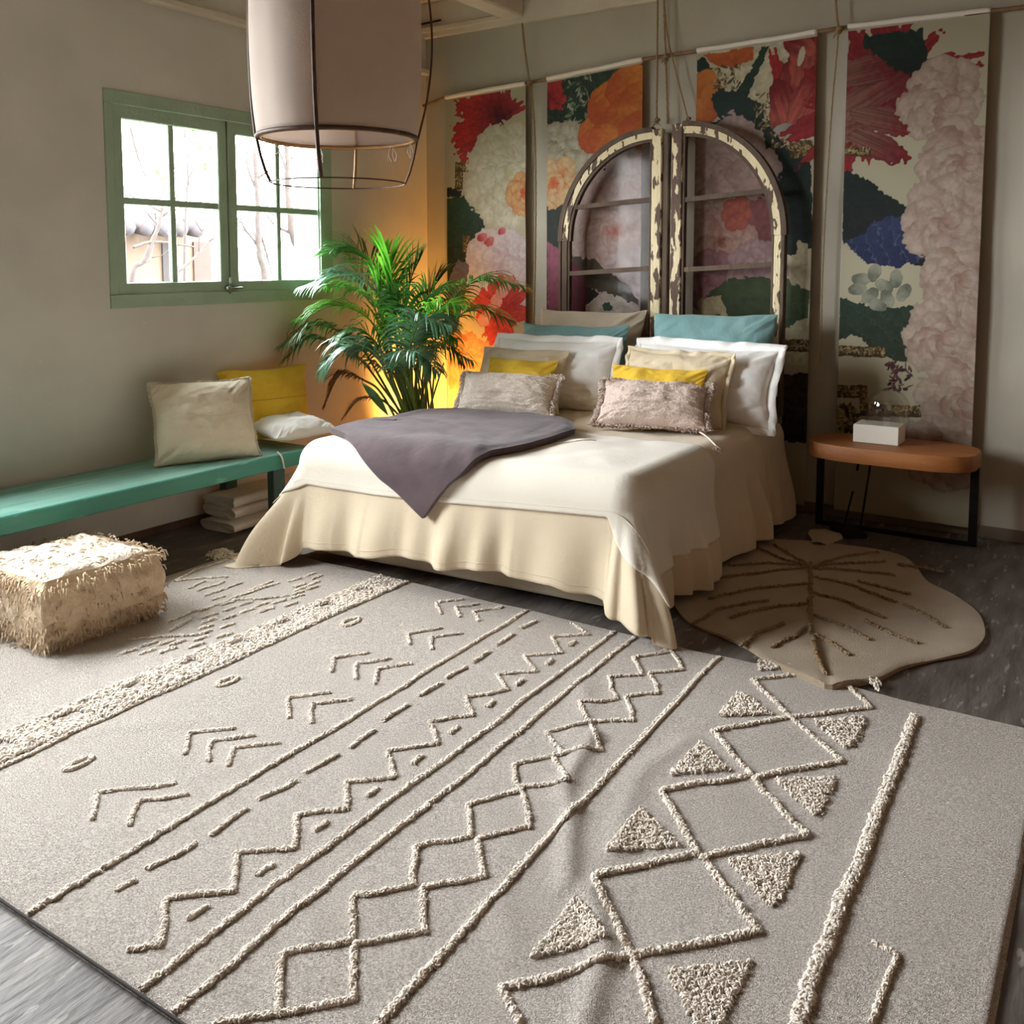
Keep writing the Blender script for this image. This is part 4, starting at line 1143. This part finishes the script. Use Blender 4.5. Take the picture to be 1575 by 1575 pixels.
# third strip
poly([(1073, 60), (1262, 40), (1262, 260), (1130, 210), (1120, 120)], (214, 202, 166), (222, 210, 176))
poly([(1080, 84), (1160, 72), (1158, 92), (1130, 104), (1100, 102)], (190, 80, 14), (216, 104, 22))
poly([(1072, 92), (1084, 90), (1108, 130), (1092, 150), (1072, 110)], DG2, DG)
for q, (a, b_) in enumerate(((1082, 130), (1092, 165), (1080, 175), (1098, 150))): ell(*cxz(a, b_), .10, .08, 1.+q*.4, (196, 92, 18), (220, 128, 30), rim=(160, 66, 16), wob=.08)
speck(1100, 102, 1140, 138, 34, [(120, 90, 40), (60, 60, 40), (190, 170, 110)], .02, 31)
poly([(1172, 74), (1184, 70), (1142, 168), (1118, 190), (1124, 160)], (32, 56, 40), (44, 70, 50))
poly([(1092, 150), (1106, 136), (1130, 142), (1170, 160), (1180, 180), (1200, 215), (1246, 245), (1252, 380), (1215, 395), (1150, 320), (1074, 215), (1090, 190), (1110, 188)], (24, 40, 38), (34, 56, 50), veins=(1.2, 30, (46, 70, 62)))
speck(1160, 140, 1215, 230, 90, [(80, 60, 30), (150, 124, 70), (220, 206, 160), (40, 34, 24)], .022, 32)
gilt(1215, 215, 1250, 245, 33)
shaggy(1210, 180, 95, 20, 110, (150, 22, 24), (190, 34, 34), 34, 30, .07)
for k, (a, b_, r_, rot) in enumerate(((1220, 140, 60, 1.25), (1238, 90, 44, 1.5), (1206, 160, 34, 1.9), (1246, 150, 50, 1.1), (1230, 70, 24, 2.6))):
    ell(*cxz(a, b_), r_*.0045, r_*.0015+.03, rot, (196, 90, 74), (140, 16, 24), rim=(104, 12, 20), streak=.35, wob=.12)
ell(*cxz(1232, 88), .06, .02, 1.35, CR, CR)
for q, (a, b_) in enumerate(((1208, 200), (1222, 206), (1232, 196))): ell(*cxz(a, b_), .07, .035, .4*q, (190, 186, 170), (150, 146, 136), wob=.2)
poly([(1072, 220), (1100, 210), (1140, 215), (1180, 250), (1202, 300), (1205, 425), (1073, 440)], (150, 104, 104), (176, 150, 140))
peony(1125, 262, 62, (206, 182, 172), (184, 156, 146), (150, 118, 112), seed=35, n=8, rings=3)
poly([(1125, 318), (1180, 300), (1200, 315), (1200, 405), (1110, 410)], (132, 76, 80), (156, 96, 96), wob=.03)
peony(1090, 325, 26, (196, 176, 160), (176, 140, 124), (136, 96, 88), heart=(150, 70, 56), seed=36, n=7, rings=3)
peony(1108, 372, 46, (204, 176, 160), (186, 140, 124), (150, 100, 92), heart=(150, 84, 60), seed=37, n=7, rings=3)
peony(1132, 330, 22, (200, 110, 90), (180, 84, 70), (150, 70, 60), seed=38, n=6, rings=2)
peony(1090, 430, 40, (176, 130, 136), (150, 92, 104), (120, 66, 80), seed=39, n=7, rings=3)
peony(1160, 415, 40, (196, 170, 170), (170, 130, 136), (130, 96, 104), seed=40, n=7, rings=3)
poly([(1085, 455), (1120, 430), (1200, 425), (1246, 450), (1240, 500), (1085, 520)], (52, 74, 46), (74, 98, 60), veins=(.8, 36, (96, 116, 76)))
poly([(1073, 462), (1108, 455), (1120, 485), (1073, 490)], (206, 196, 150))
poly([(1226, 372), (1242, 372), (1240, 448), (1222, 428)], (206, 196, 156))
poly([(1214, 500), (1244, 490), (1242, 560), (1212, 560)], (214, 206, 170), (200, 196, 160))
gilt(1205, 522, 1246, 540, 41)
poly([(1205, 575), (1246, 575), (1244, 680), (1200, 680)], (52, 36, 30), (66, 46, 36), grain=.3)
poly([(1073, 520), (1200, 520), (1200, 840), (1073, 840)], (196, 184, 150), (206, 196, 160))
# fourth strip and its unseen right part
shaggy(1330, 160, 105, 90, 275, (110, 14, 26), (170, 26, 34), 51, 34, .08)
shaggy(1360, 130, 110, -60, 200, (120, 24, 40), (176, 34, 44), 52, 38, .08)
for k, (a, b_, r_, rot) in enumerate(((1322, 190, 50, .4), (1345, 140, 60, .5), (1330, 110, 50, .15), (1365, 185, 44, -.3), (1350, 225, 40, -.5))):
    ell(*cxz(a, b_), r_*.0048, r_*.0013+.02, rot, (150, 100, 84), (130, 16, 28), rim=(90, 10, 20), streak=.4, wob=.2)
poly([(1328, 56), (1420, 44), (1430, 120), (1380, 110), (1355, 90), (1328, 72)], (26, 36, 34), (40, 60, 48))
gilt(1298, 225, 1340, 240, 53)
poly([(1296, 262), (1330, 275), (1378, 310), (1440, 330), (1450, 420), (1378, 400), (1296, 376)], (30, 34, 30), (26, 40, 36), veins=(1.6, 24, (50, 60, 50)))
poly([(1296, 372), (1330, 360), (1345, 340), (1400, 330), (1420, 400), (1378, 412), (1335, 405), (1310, 385)], (36, 44, 86), (52, 64, 110), veins=(.4, 40, (110, 124, 150)))
poly([(1290, 455), (1340, 475), (1440, 470), (1440, 560), (1378, 555), (1350, 545), (1325, 520), (1308, 515), (1290, 525)], (48, 60, 40), (44, 66, 48), veins=(.9, 40, (80, 96, 70)))
for k, (a, b_) in enumerate(((1325, 430), (1345, 420), (1360, 440), (1338, 455), (1365, 460), (1318, 445), (1378, 430), (1350, 470), (1390, 450))):
    ell(*cxz(a, b_), .055, .036, k*1.3, (120, 124, 104), (176, 176, 152), rim=(90, 96, 80), wob=.15)
gilt(1286, 532, 1362, 548, 54)
gilt(1284, 592, 1334, 612, 55); gilt(1322, 595, 1334, 640, 56); gilt(1334, 622, 1420, 640, 57)
speck(1282, 625, 1318, 665, 60, [(150, 124, 70), (190, 176, 120), (70, 54, 30)], .025, 58)
speck(1366, 560, 1400, 600, 40, [(90, 50, 50), (140, 90, 90), (60, 40, 40)], .02, 59)
for q in range(7):
    peony(1450+30*(q % 2), 160+90*q, 46, (214, 190, 170), (190, 150, 130), (140, 110, 96), seed=60+q, n=8, rings=3)

def strip(x0, x1, lab, ztl, ztr, bend):
    i0, i1 = int(round((x0-CX0)/res)), int(round((x1-CX0)/res))
    j1 = int((ztl-CZ0)/res)
    jj = np.arange(4, nz, 1)
    xs = CX0+np.arange(i0, i1+1)*res
    Xs, Js = np.meshgrid(xs, np.arange(nz), indexing='ij')
    zt = ztl+(ztr-ztl)*(Xs-x0)/(x1-x0)
    t = Js/(nz-1)
    Zs = CZ0+(zt-CZ0)*t
    yy = MY-.006*np.sin(bend+(Xs-x0)*7)*(1-t)-.004*vn(Xs*3, Zs*3, s=211)
    o = MB().grid(np.stack([Xs, yy, Zs], -1)).build('wallpaper_strip', M['print'])
    # sample the print at the same place on the wall
    jx = np.clip(((Zs-CZ0)/res).astype(int), 0, nz-1); ix = np.clip(((Xs-CX0)/res+.5).astype(int), 0, nx-1)
    c_ = can[ix, jx].copy()
    white = (t > .995); c_[white] = lin((216, 208, 188))
    if x0 < -4.3: c_[:2] = lin((214, 206, 184))
    a = o.data.color_attributes.new('print', 'FLOAT_COLOR', 'POINT')
    buf = np.ones((c_.size//3, 4), np.float32); cc_ = np.clip(c_.reshape(-1, 3), 0, 1); buf[:, :3] = .54*(cc_*.9+.1*cc_.mean(1, keepdims=True))
    a.data.foreach_set('color', buf.ravel())
    place_origin(o, ((x0+x1)/2, MY, ztl))
    solid(o, .0015, 0)
    tag(o, lab, 'wallpaper')
    n = 30; xx = np.linspace(x0, x1, n); zz = ztl+(ztr-ztl)*(xx-x0)/(x1-x0)
    MB().tube(np.stack([xx, xx*0+MY-.004, zz+.008+.003*vn(xx*9, xx*0, s=4)], 1), .016, 8).build('sleeve', M['paper'], o)
    return o
strip(-4.385, -3.672, 'floral paper strip above the palm, with a red shaggy flower and white peony', 2.787, 2.818, 0)
strip(-3.492, -2.758, 'floral paper strip behind the left arched leaf, with an orange poppy at top', 2.828, 2.880, 1)
strip(-2.378, -1.622, 'floral paper strip behind the right arched leaf, with a dark diagonal stem', 2.889, 2.908, 2)
strip(-1.448, -.70, 'darkest floral paper strip behind the side table, with a blue leaf', 2.914, 2.905, 3)
xr = np.linspace(-4.60, -.45, 60)
zr = np.interp(xr, [-4.6, -4.385, -3.672, -3.492, -2.758, -2.378, -1.622, -1.448, -.4], [2.752, 2.795, 2.826, 2.836, 2.888, 2.897, 2.916, 2.922, 2.90])
o = MB().tube(np.stack([xr, xr*0+MY-.004, zr], 1), .011+.002*np.abs(np.sin(np.arange(60)*.9)), 8).build('bamboo_rod', M['rod']); place_origin(o, (-2.6, MY, 2.9))
tag(o, 'long bamboo rod carrying the floral paper strips along the back wall', 'rod')

def rope(name, pts, r, lab, knot=None, n=60, tail=None):
    p = spline(pts, n)
    b = MB().tube(p, r, 7)
    # second strand twisted around
    t = np.linspace(0, n*1.6, n*6); q = spline(p, n*6)
    b.tube(q+.8*r*np.stack([np.cos(t*1.6), np.sin(t*1.6)*.8, np.zeros(len(t))], 1), r*.55, 5)
    if knot is not None:
        for k_ in knot:
            k_ = np.array(k_); th = np.linspace(0, 6*PI, 40)
            b.tube(k_+np.stack([.014*np.cos(th)+.006*np.sin(th*.4), .02*np.sin(th), .012*np.sin(th*.37)], 1), r*1.1, 6)
            for e in range(5): b.tube([k_, k_+np.array((rng.normal(0, .02), -.01-rng.uniform(0, .02), -rng.uniform(.01, .05)))], r*.5, 5)
    o = b.build(name, M['rope']); place_origin(o, pts[0]); return tag(o, lab, 'rope')
RYp = MY-.028
def rp(px, py): w = at(px, py, 1, RYp); return (w[0], RYp, w[2])
k1 = rp(815, 129)
rope('rope', [rp(803, 36), rp(808, 80), k1], .006, 'short jute rope tying the bamboo rod up to the ceiling beam end', [k1])
rope('rope', [rp(817, 132), rp(822, 200), rp(824, 300), rp(823, 400), rp(821, 505)], .0065, 'jute rope tail hanging down in the gap beside the left arched leaf')
k2 = rp(1290, 47)
rope('rope', [rp(1284, -40), rp(1286, 10), k2], .006, 'jute rope holding the rod above the gap beside the darkest strip', [k2])
rope('rope', [rp(1290, 50), rp(1277, 200), rp(1266, 400), rp(1262, 560)], .004, 'thin cord hanging straight down in the gap beside the darkest strip')
k3 = rp(1024, 90)
rope('rope', [rp(1012, -60), rp(1011, 60), rp(1010, 184)], .0055, 'jute rope dropping to the peeling stile of the left arched leaf', [rp(1010, 186)])
rope('rope', [rp(1020, -60), rp(1022, 40), k3, rp(1027, 190)], .0055, 'middle jute rope knotted on the rod between the arched leaves', [k3])
rope('rope', [rp(1018, -60), rp(1026, 50), rp(1042, 120), rp(1058, 183)], .0045, 'slanting jute rope running to the corner of the right arched leaf', [rp(1058, 184)])

# ------------------------------------------------------------------ arched window leaves
AY0, AY1 = 5.635, 5.69
def wobx(z, s_): return .004*vn(np.asarray(z)*6, np.asarray(z)*0+s_, s=s_)
def leafwin(name, side, lab):
    """side -1: arch springs to the left of its meeting stile"""
    if side < 0: xs, xe, zc, xo = -2.615, -2.545, 1.70, -3.30
    else: xs, xe, zc, xo = -2.478, -2.405, 1.72, -1.745
    ztop = 2.41 if side < 0 else 2.43
    root = empty(name, ((xs+xo)/2, AY1, TB-.6), lab, 'window leaf', None)
    zb = .62
    lo = MB().box((xs, AY0, zb), (xe, AY1, ztop), bev=.006).build('meeting_stile', M['peel'] if side < 0 else M['peel2'], root, False)
    if side < 0:
        MB().box((xe+.002, AY0+.012, zb), (xe+.045, AY1, ztop-.03), bev=.006).build('rebate_strip', M['oldwood'], root, False)
        MB().box((xs-.016, AY0+.008, zb), (xs-.001, AY1-.005, ztop-.05), bev=.004).build('glazing_bead', M['oldwood'], root, False)
    else:
        MB().box((xe+.001, AY0+.008, zb), (xe+.018, AY1-.005, ztop-.05), bev=.004).build('glazing_bead', M['oldwood'], root, False)
    a_, h_ = abs(xo-(xe if side < 0 else xs))-.03, ztop-zc
    cxx = xs if side < 0 else xe
    a_ = abs(xo-cxx); w = .075
    th = np.linspace(0, PI/2, 40)
    def arc(off):
        return np.stack([cxx+side*(a_-off)*np.cos(th), zc+(h_-off)*np.sin(th)], 1)
    def ring(o0, o1, y0, y1):
        P0, P1 = arc(o0), arc(o1)
        sec = []
        for (P_, y_) in ((P0, y0), (P1, y0), (P1, y1), (P0, y1)):
            sec.append(np.stack([P_[:, 0], np.full(40, y_), P_[:, 1]], 1))
        return MB().grid(np.stack(sec, 0), wrapu=True)
    # body of the arch then its outer dark moulding
    ring(.020, .064, AY0+.004, AY1).build('arch_head', M['peel'], root, True, 40)
    ring(-.012, .021, AY0-.002, AY1).build('outer_moulding', M['oldwood'], root, True, 40)
    ring(.063, .085, AY0+.01, AY1-.008).build('glazing_bead', M['oldwood'], root, True, 40)
    x1, x2 = cxx+side*(a_-.016), cxx+side*(a_-.062)
    MB().box((x1, AY0+.004, zb), (x2, AY1, zc), bev=.005).build('outer_stile', M['oldwood'] if side < 0 else M['peel'], root, False)
    MB().box((x1+side*.022, AY0-.002, zb), (x1, AY1, zc), bev=.004).build('outer_moulding', M['oldwood'], root, False)
    MB().box((x2, AY0+.01, zb), (x2-side*.016, AY1-.008, zc), bev=.004).build('glazing_bead', M['oldwood'], root, False)
    for (zl, zr_) in (((1.926, 1.962), (1.479, 1.518)) if side < 0 else ((1.950, 1.990), (1.509, 1.545))):
        xa, xb = (cxx+side*(a_-.06), xs-.004) if side < 0 else (xe+.004, cxx+side*(a_-.06))
        b = MB(); hh = .015
        b.add([(xa, AY0+.012, zl-hh), (xa, AY1-.01, zl-hh), (xa, AY1-.01, zl+hh), (xa, AY0+.012, zl+hh), (xb, AY0+.012, zr_-hh), (xb, AY1-.01, zr_-hh), (xb, AY1-.01, zr_+hh), (xb, AY0+.012, zr_+hh)],
              [[0, 1, 2, 3], [4, 7, 6, 5], [0, 4, 5, 1], [1, 5, 6, 2], [2, 6, 7, 3], [3, 7, 4, 0]])
        b.build('muntin', M['oldwood'], root, False)
    P_ = arc(.068)
    poly_ = [(cxx+side*.01, zb), (cxx+side*(a_-.068), zb)]+[tuple(p) for p in P_]+[(cxx+side*.01, ztop-.07)]
    MB().prism(poly_, 1, AY0+.03, AY0+.033).build('pane', M['oldglass'], root, False)
    MB().box((min(xs, x1), AY0, zb-.09), (max(xe, x1), AY1, zb), bev=.006).build('bottom_rail', M['oldwood'], root, False)
    return root
leafwin('arched_window_leaf', -1, 'left arched old window leaf with peeling cream paint behind the bed')
leafwin('arched_window_leaf', 1, 'right arched old window leaf with peeling cream paint behind the bed')

# ------------------------------------------------------------------ pendant lamp
LC = np.array((-2.415, 2.545)); 
pen = empty('pendant_lamp', (LC[0], LC[1], 2.85), 'large white cotton pendant lamp with a bare cane frame showing below', 'pendant lamp')
zb_ = 2.003
prof_ = spline([(.284, zb_), (.296, zb_+.12), (.302, zb_+.26), (.302, zb_+.42), (.292, zb_+.60), (.255, zb_+.76), (.16, zb_+.83), (.05, zb_+.84)], 40)
th = np.linspace(0, 2*PI, 97)[:-1]
def shadegrid(off):
    G = []
    for r_, z_ in prof_:
        fac = 1+.012*np.cos(4*(th-R(30)))-.006*np.cos(8*(th-R(30)))+.004*vn(th*6, th*0+z_*6, s=7)
        G.append(np.stack([LC[0]+(r_+off)*fac*np.cos(th), LC[1]+(r_+off)*fac*np.sin(th), np.full(96, z_)], -1))
    return np.stack(G, 1)
o = MB().grid(shadegrid(-.004), wrapu=True).build('lamp_shade', M['shade'], pen); solid(o, .0025, 0)
ringp = lambda r_, z_, n=64: np.stack([LC[0]+r_*np.cos(np.linspace(0, 2*PI, n)), LC[1]+r_*np.sin(np.linspace(0, 2*PI, n)), np.full(n, z_)], 1)
MB().tube(ringp(.283, zb_-.004), .0080, 8).build('rim_ring', M['rib'], pen)
MB().tube(ringp(.270, zb_-.006), .006, 8).build('inner_ring', M['cane'], pen)
MB().tube(ringp(.238, zb_-.165), .0028, 6).build('bottom_ring', M['rib'], pen)
# angle of the direction from the lamp to the camera
fa = math.atan2(-LC[1], -LC[0])
for k, (da, m_, bulge) in enumerate(((-14, 'rib', .004), (88, 'rib', .034), (166, 'cane', -.006), (-90, 'rib', -.004))):
    a = fa+R(da); pts = []
    for r_, z_ in prof_[::-1][2:]: pts.append((r_+.004+bulge*math.sin(min(1, max(0, (z_-zb_)/.7))*PI), z_))
    pts += [(.284, zb_-.01), (.272, zb_-.07), (.256, zb_-.125), (.238, zb_-.165)]
    MB().tube([(LC[0]+r_*math.cos(a), LC[1]+r_*math.sin(a), z_) for r_, z_ in pts], (.0072, .0038, .006, .0058)[k], 8).build('rib', M[m_], pen)
MB().tube([(LC[0], LC[1], zb_+.80), (LC[0], LC[1], CZ+.01)], .004, 8).build('cord', M['metal'], pen)
th_ = MB()
for (a, n) in ((fa+R(195), 5), (fa+R(130), 4), (fa+R(100), 3), (fa+R(240), 3)):
    for q in range(n):
        p = np.array((LC[0]+.27*math.cos(a+q*.02), LC[1]+.27*math.sin(a+q*.02), zb_-.008))
        th_.tube(spline([p, p+(rng.normal(0, .008), rng.normal(0, .008), -.03), p+(rng.normal(0, .012), rng.normal(0, .012), -.055)], 6), .0012, 4)
th_.build('loose_thread', M['white_pil'], pen)

# ------------------------------------------------------------------ potted palm
PB = np.array((-3.86, 4.86, .30))
palm = empty('potted_palm', (PB[0], PB[1], 0), 'large potted palm with arching fronds in the corner beside the bed', 'plant')
t_ = np.linspace(0, 2*PI, 49)[:-1]
pf = [(.02, .004), (.12, .004), (.15, .12), (.17, .27), (.178, .30), (.160, .30), (.150, .26)]
MB().grid(np.stack([np.stack([PB[0]+r_*np.cos(t_), PB[1]+r_*np.sin(t_), np.full(48, z_)], -1) for r_, z_ in pf], 1), wrapu=True).build('pot', M['pot'], palm, True, 40)
MB().grid(np.stack([np.stack([PB[0]+r_*np.cos(t_), PB[1]+r_*np.sin(t_), np.full(48, .265)+.008*vn(t_*3, t_*0+r_*20)], -1) for r_ in (.002, .08, .153)], 1), wrapu=True).build('soil', M['soil'], palm)
def frond(path, m, nl, L, wid, droop, seed, spread=62, start=.34, r0=.010, twist=0., curl=1.):
    """path: points of the midrib in room coordinates"""
    rs = np.random.default_rng(seed)
    n = 60; p = spline(path, n)
    d = np.gradient(p, axis=0); d /= np.linalg.norm(d, axis=1)[:, None]
    sideV = np.cross(d[n//2], (0, 0, 1.)); sideV /= np.linalg.norm(sideV)+1e-9
    b = MB()
    for k in range(nl):
        f = k/(nl-1); t = start+(1-start)*f
        x_ = t*(n-1); i = min(int(x_), n-2); fr_ = x_-i
        c = p[i]*(1-fr_)+p[i+1]*fr_; dd = d[i]
        sv = sideV-dd*np.dot(sideV, dd); sv /= np.linalg.norm(sv)
        upv = np.cross(sv, dd); 
        if upv[2] < 0: upv = -upv
        if twist:
            ct, st_ = math.cos(twist), math.sin(twist); sv, upv = sv*ct+upv*st_, upv*ct-sv*st_
        ll = L*(math.sin(PI*min(1, .18+.82*f)*.86+.18)**.8)*rs.uniform(.9, 1.08)
        a = R(spread*(1-.45*f)+rs.normal(0, 4))
        for sd in (-1, 1):
            dirv = dd*math.cos(a)+sv*sd*math.sin(a)+upv*(.28+rs.normal(0, .08))
            dirv /= np.linalg.norm(dirv)
            m_ = 6; q = [c]; v = dirv.copy(); st = ll/m_
            dr = droop*rs.uniform(.75, 1.3)
            for s_ in range(m_):
                v = v+np.array((0, 0, -dr*(s_+1)/m_*.42)); v /= np.linalg.norm(v); q.append(q[-1]+v*st)
            q = np.array(q); tan = np.gradient(q, axis=0)
            wv = np.cross(tan, upv+.3*sv*sd); wv /= np.linalg.norm(wv, axis=1)[:, None]+1e-9
            nn = np.cross(wv, tan); nn /= np.linalg.norm(nn, axis=1)[:, None]+1e-9
            pw = wid*np.array([.35, .9, 1., .92, .7, .4, .03])*rs.uniform(.85, 1.1)
            V_ = np.stack([q-wv*pw[:, None]/2-nn*pw[:, None]*.12, q, q+wv*pw[:, None]/2-nn*pw[:, None]*.12], 1)
            b.grid(V_)
    b.v = [np.stack([np.maximum(v_[:, 0], LX+.012+.01*np.abs(np.sin(v_[:, 2]*40))), np.minimum(v_[:, 1], 5.76), v_[:, 2]], 1) for v_ in b.v]
    o = b.build('frond', m, palm)
    rr_ = np.linspace(r0, .0022, n)
    MB().tube(p, rr_, 6).build('midrib', M['stem'], o)
    return o
def pp_(px, py, Y):
    w = at(px, py, 1, Y)
    return w if w[0] > -4.50 else at(px, py, 0, -4.50)
def fr(pts, *a, **k):
    base = PB+np.array((rng.uniform(-.07, .07), rng.uniform(-.07, .07), -.03))
    frond([base]+[pp_(*q) for q in pts], *a, **k)
G_, Gb, Gd = M['palm'], M['palmb'], M['palmd']
# (px, py, depth y) along each midrib as seen in the room
FR = [
 ([(606, 560, 4.85), (592, 440, 4.88), (555, 388, 4.86), (500, 385, 4.8)], G_, 30, .34, .018, .75, 50, .34),
 ([(600, 570, 4.8), (590, 470, 4.7), (540, 424, 4.6), (470, 440, 4.5)], Gd, 40, .34, .019, 1.15, 62, .36),
 ([(596, 580, 4.75), (575, 500, 4.65), (520, 470, 4.55), (460, 492, 4.45)], Gb, 34, .30, .018, .8, 58, .38),
 ([(590, 590, 4.80), (550, 530, 4.65), (490, 500, 4.45), (436, 530, 4.3)], G_, 44, .30, .015, 1.1, 62, .30),
 ([(588, 595, 4.75), (545, 545, 4.6), (480, 520, 4.4), (440, 550, 4.25)], G_, 36, .26, .013, 1.2, 62, .36),
 ([(598, 585, 4.55), (585, 550, 4.38), (545, 530, 4.30), (498, 560, 4.25)], Gd, 38, .33, .020, 1.25, 60, .30),
 ([(606, 590, 4.5), (612, 560, 4.34), (640, 542, 4.28), (672, 570, 4.25)], Gd, 26, .24, .017, 1.3, 60, .40),
 ([(612, 540, 4.82), (606, 460, 4.80), (600, 410, 4.82), (590, 388, 4.85)], Gb, 22, .34, .022, .35, 34, .36),
 ([(604, 560, 4.82), (590, 500, 4.80), (585, 460, 4.80), (575, 420, 4.85)], Gb, 22, .34, .024, .5, 40, .36),
 ([(618, 560, 4.85), (624, 480, 4.88), (632, 430, 4.9), (645, 400, 4.92)], G_, 24, .34, .022, .35, 34, .42),
 ([(625, 560, 4.92), (645, 490, 4.98), (662, 450, 5.05), (680, 424, 5.1)], G_, 26, .30, .020, .45, 40, .42),
 ([(640, 570, 4.85), (680, 480, 4.90), (735, 430, 4.92), (800, 440, 4.92)], G_, 44, .30, .013, 1.0, 62, .36),
 ([(640, 580, 4.75), (680, 510, 4.76), (730, 475, 4.80), (785, 492, 4.84)], G_, 38, .26, .011, 1.0, 60, .40),
 ([(632, 575, 4.65), (650, 510, 4.60), (680, 470, 4.58), (715, 470, 4.55)], Gb, 30, .27, .018, 1.0, 56, .38),
 ([(625, 585, 4.55), (632, 530, 4.45), (650, 492, 4.40), (690, 500, 4.38)], Gd, 32, .27, .017, 1.2, 58, .36),
 ([(628, 585, 4.7), (640, 540, 4.66), (665, 500, 4.62), (700, 520, 4.6)], G_, 34, .26, .015, 1.3, 60, .38),
 ([(600, 560, 4.95), (575, 470, 5.0), (550, 420, 5.0), (530, 380, 5.0)], G_, 24, .30, .016, .5, 44, .4),
 ([(612, 560, 4.7), (618, 520, 4.6), (626, 480, 4.55), (600, 450, 4.5)], G_, 26, .24, .016, .9, 55, .4),
 ([(655, 590, 4.9), (665, 540, 4.92), (690, 528, 4.95), (712, 560, 4.97)], M['dry'], 26, .15, .018, 1.2, 60, .45),
 ([(590, 610, 4.72), (560, 585, 4.6), (525, 575, 4.5), (500, 620, 4.45)], M['dry'], 30, .17, .013, 1.2, 50, .5),
 ([(600, 625, 4.6), (575, 612, 4.5), (552, 615, 4.45), (530, 640, 4.4)], M['dry'], 24, .13, .010, .9, 50, .5),
]
FR += [
 ([(600, 580, 4.65), (590, 545, 4.55), (560, 510, 4.45), (520, 515, 4.35)], G_, 30, .26, .015, 1.2, 60, .36),
 ([(620, 585, 4.75), (640, 550, 4.7), (675, 530, 4.65), (725, 555, 4.62)], G_, 30, .24, .013, 1.2, 58, .38),
 ([(608, 560, 4.75), (585, 480, 4.65), (545, 445, 4.55), (500, 440, 4.5)], Gb, 30, .28, .015, 1.0, 58, .38),
 ([(622, 560, 4.75), (642, 500, 4.7), (660, 455, 4.7), (700, 440, 4.7)], G_, 30, .28, .016, .8, 52, .38),
]
for k, (pts, m_, nl_, L_f, wd_, dr_, sp_, st_) in enumerate(FR): fr(pts, m_, nl_, L_f, wd_, dr_, k+1, spread=sp_, start=st_)
for (a, b_, c_) in (((556, 588, 4.5), (578, 612, 4.5), (598, 640, 4.55)),):
    q_ = spline([pp_(*a), pp_(*b_), pp_(*c_)], 12); wv = .028*np.sin(np.linspace(.05, PI-.02, 12))[:, None]*np.array((.6, .3, .75))
    MB().grid(np.stack([q_-wv, q_+(0, -.004, 0), q_+wv], 1)).build('broad_leaf', G_, palm)
for k in range(22):
    a = rng.uniform(0, 2*PI); b0 = PB+np.array((.08*math.cos(a), .08*math.sin(a), -.03))
    e = pp_(rng.uniform(575, 690), rng.uniform(500, 560), 4.75+rng.uniform(-.15, .2))
    MB().tube(spline([b0, (b0+e)/2+np.array((0, 0, .03)), e], 12), np.linspace(.009, .004, 12), 6).build('stem', M['stem'], palm)

# ------------------------------------------------------------------ light
lampo = empty('floor_uplight', (-4.12, 5.56, 0), 'small warm floor uplight hidden behind the palm, glowing on the corner walls', 'lamp')
MB().tube([(-4.12, 5.56, 0), (-4.12, 5.56, .012)], .07, 24).build('base', M['metal'], lampo, True, 40)
MB().grid(np.stack([np.stack([-4.12+r_*np.cos(t_), 5.56+r_*np.sin(t_), np.full(48, z_)], -1) for r_, z_ in [(.03, .012), (.05, .03), (.065, .10), (.06, .10), (.045, .035)]], 1), wrapu=True).build('lamp_shade', M['metal'], lampo, True)
ld = bpy.data.lights.new('uplight_bulb', 'SPOT'); ld.energy = 200; ld.color = (1, .43, .07); ld.shadow_soft_size = .05
ld.spot_size = R(140); ld.spot_blend = .7
lo = bpy.data.objects.new('uplight_bulb', ld); COL.objects.link(lo); lo.parent = lampo; lo.location = (0.08, -.16, .22)
lo.rotation_euler = Vector((-.62, .66, .36)).to_track_quat('-Z', 'Y').to_euler()

w = bpy.data.worlds.new('sky'); S.world = w; w.use_nodes = True
bg = w.node_tree.nodes['Background']; bg.inputs[0].default_value = (.93, .955, 1.0, 1); bg.inputs[1].default_value = 56.0
for (y0, y1, z0, z1) in (W1, W2):
    pl_ = bpy.data.lights.new('window_portal', 'AREA'); pl_.shape = 'RECTANGLE'; pl_.size = z1-z0; pl_.size_y = y1-y0
    pl_.cycles.is_portal = True
    po = bpy.data.objects.new('window_portal', pl_); COL.objects.link(po)
    po.location = (LX-.36, (y0+y1)/2, (z0+z1)/2); po.rotation_euler = (0, -PI/2, 0)

S.cycles.use_denoising = True
S.cycles.max_bounces = 8; S.cycles.diffuse_bounces = 5; S.cycles.transparent_max_bounces = 12
S.cycles.sample_clamp_indirect = 6
vs = S.view_settings
S.display_settings.display_device = 'sRGB'
vs.view_transform = 'Standard'; vs.look = 'None'; vs.exposure = 0.0; vs.gamma = 1.0; vs.use_curve_mapping = False
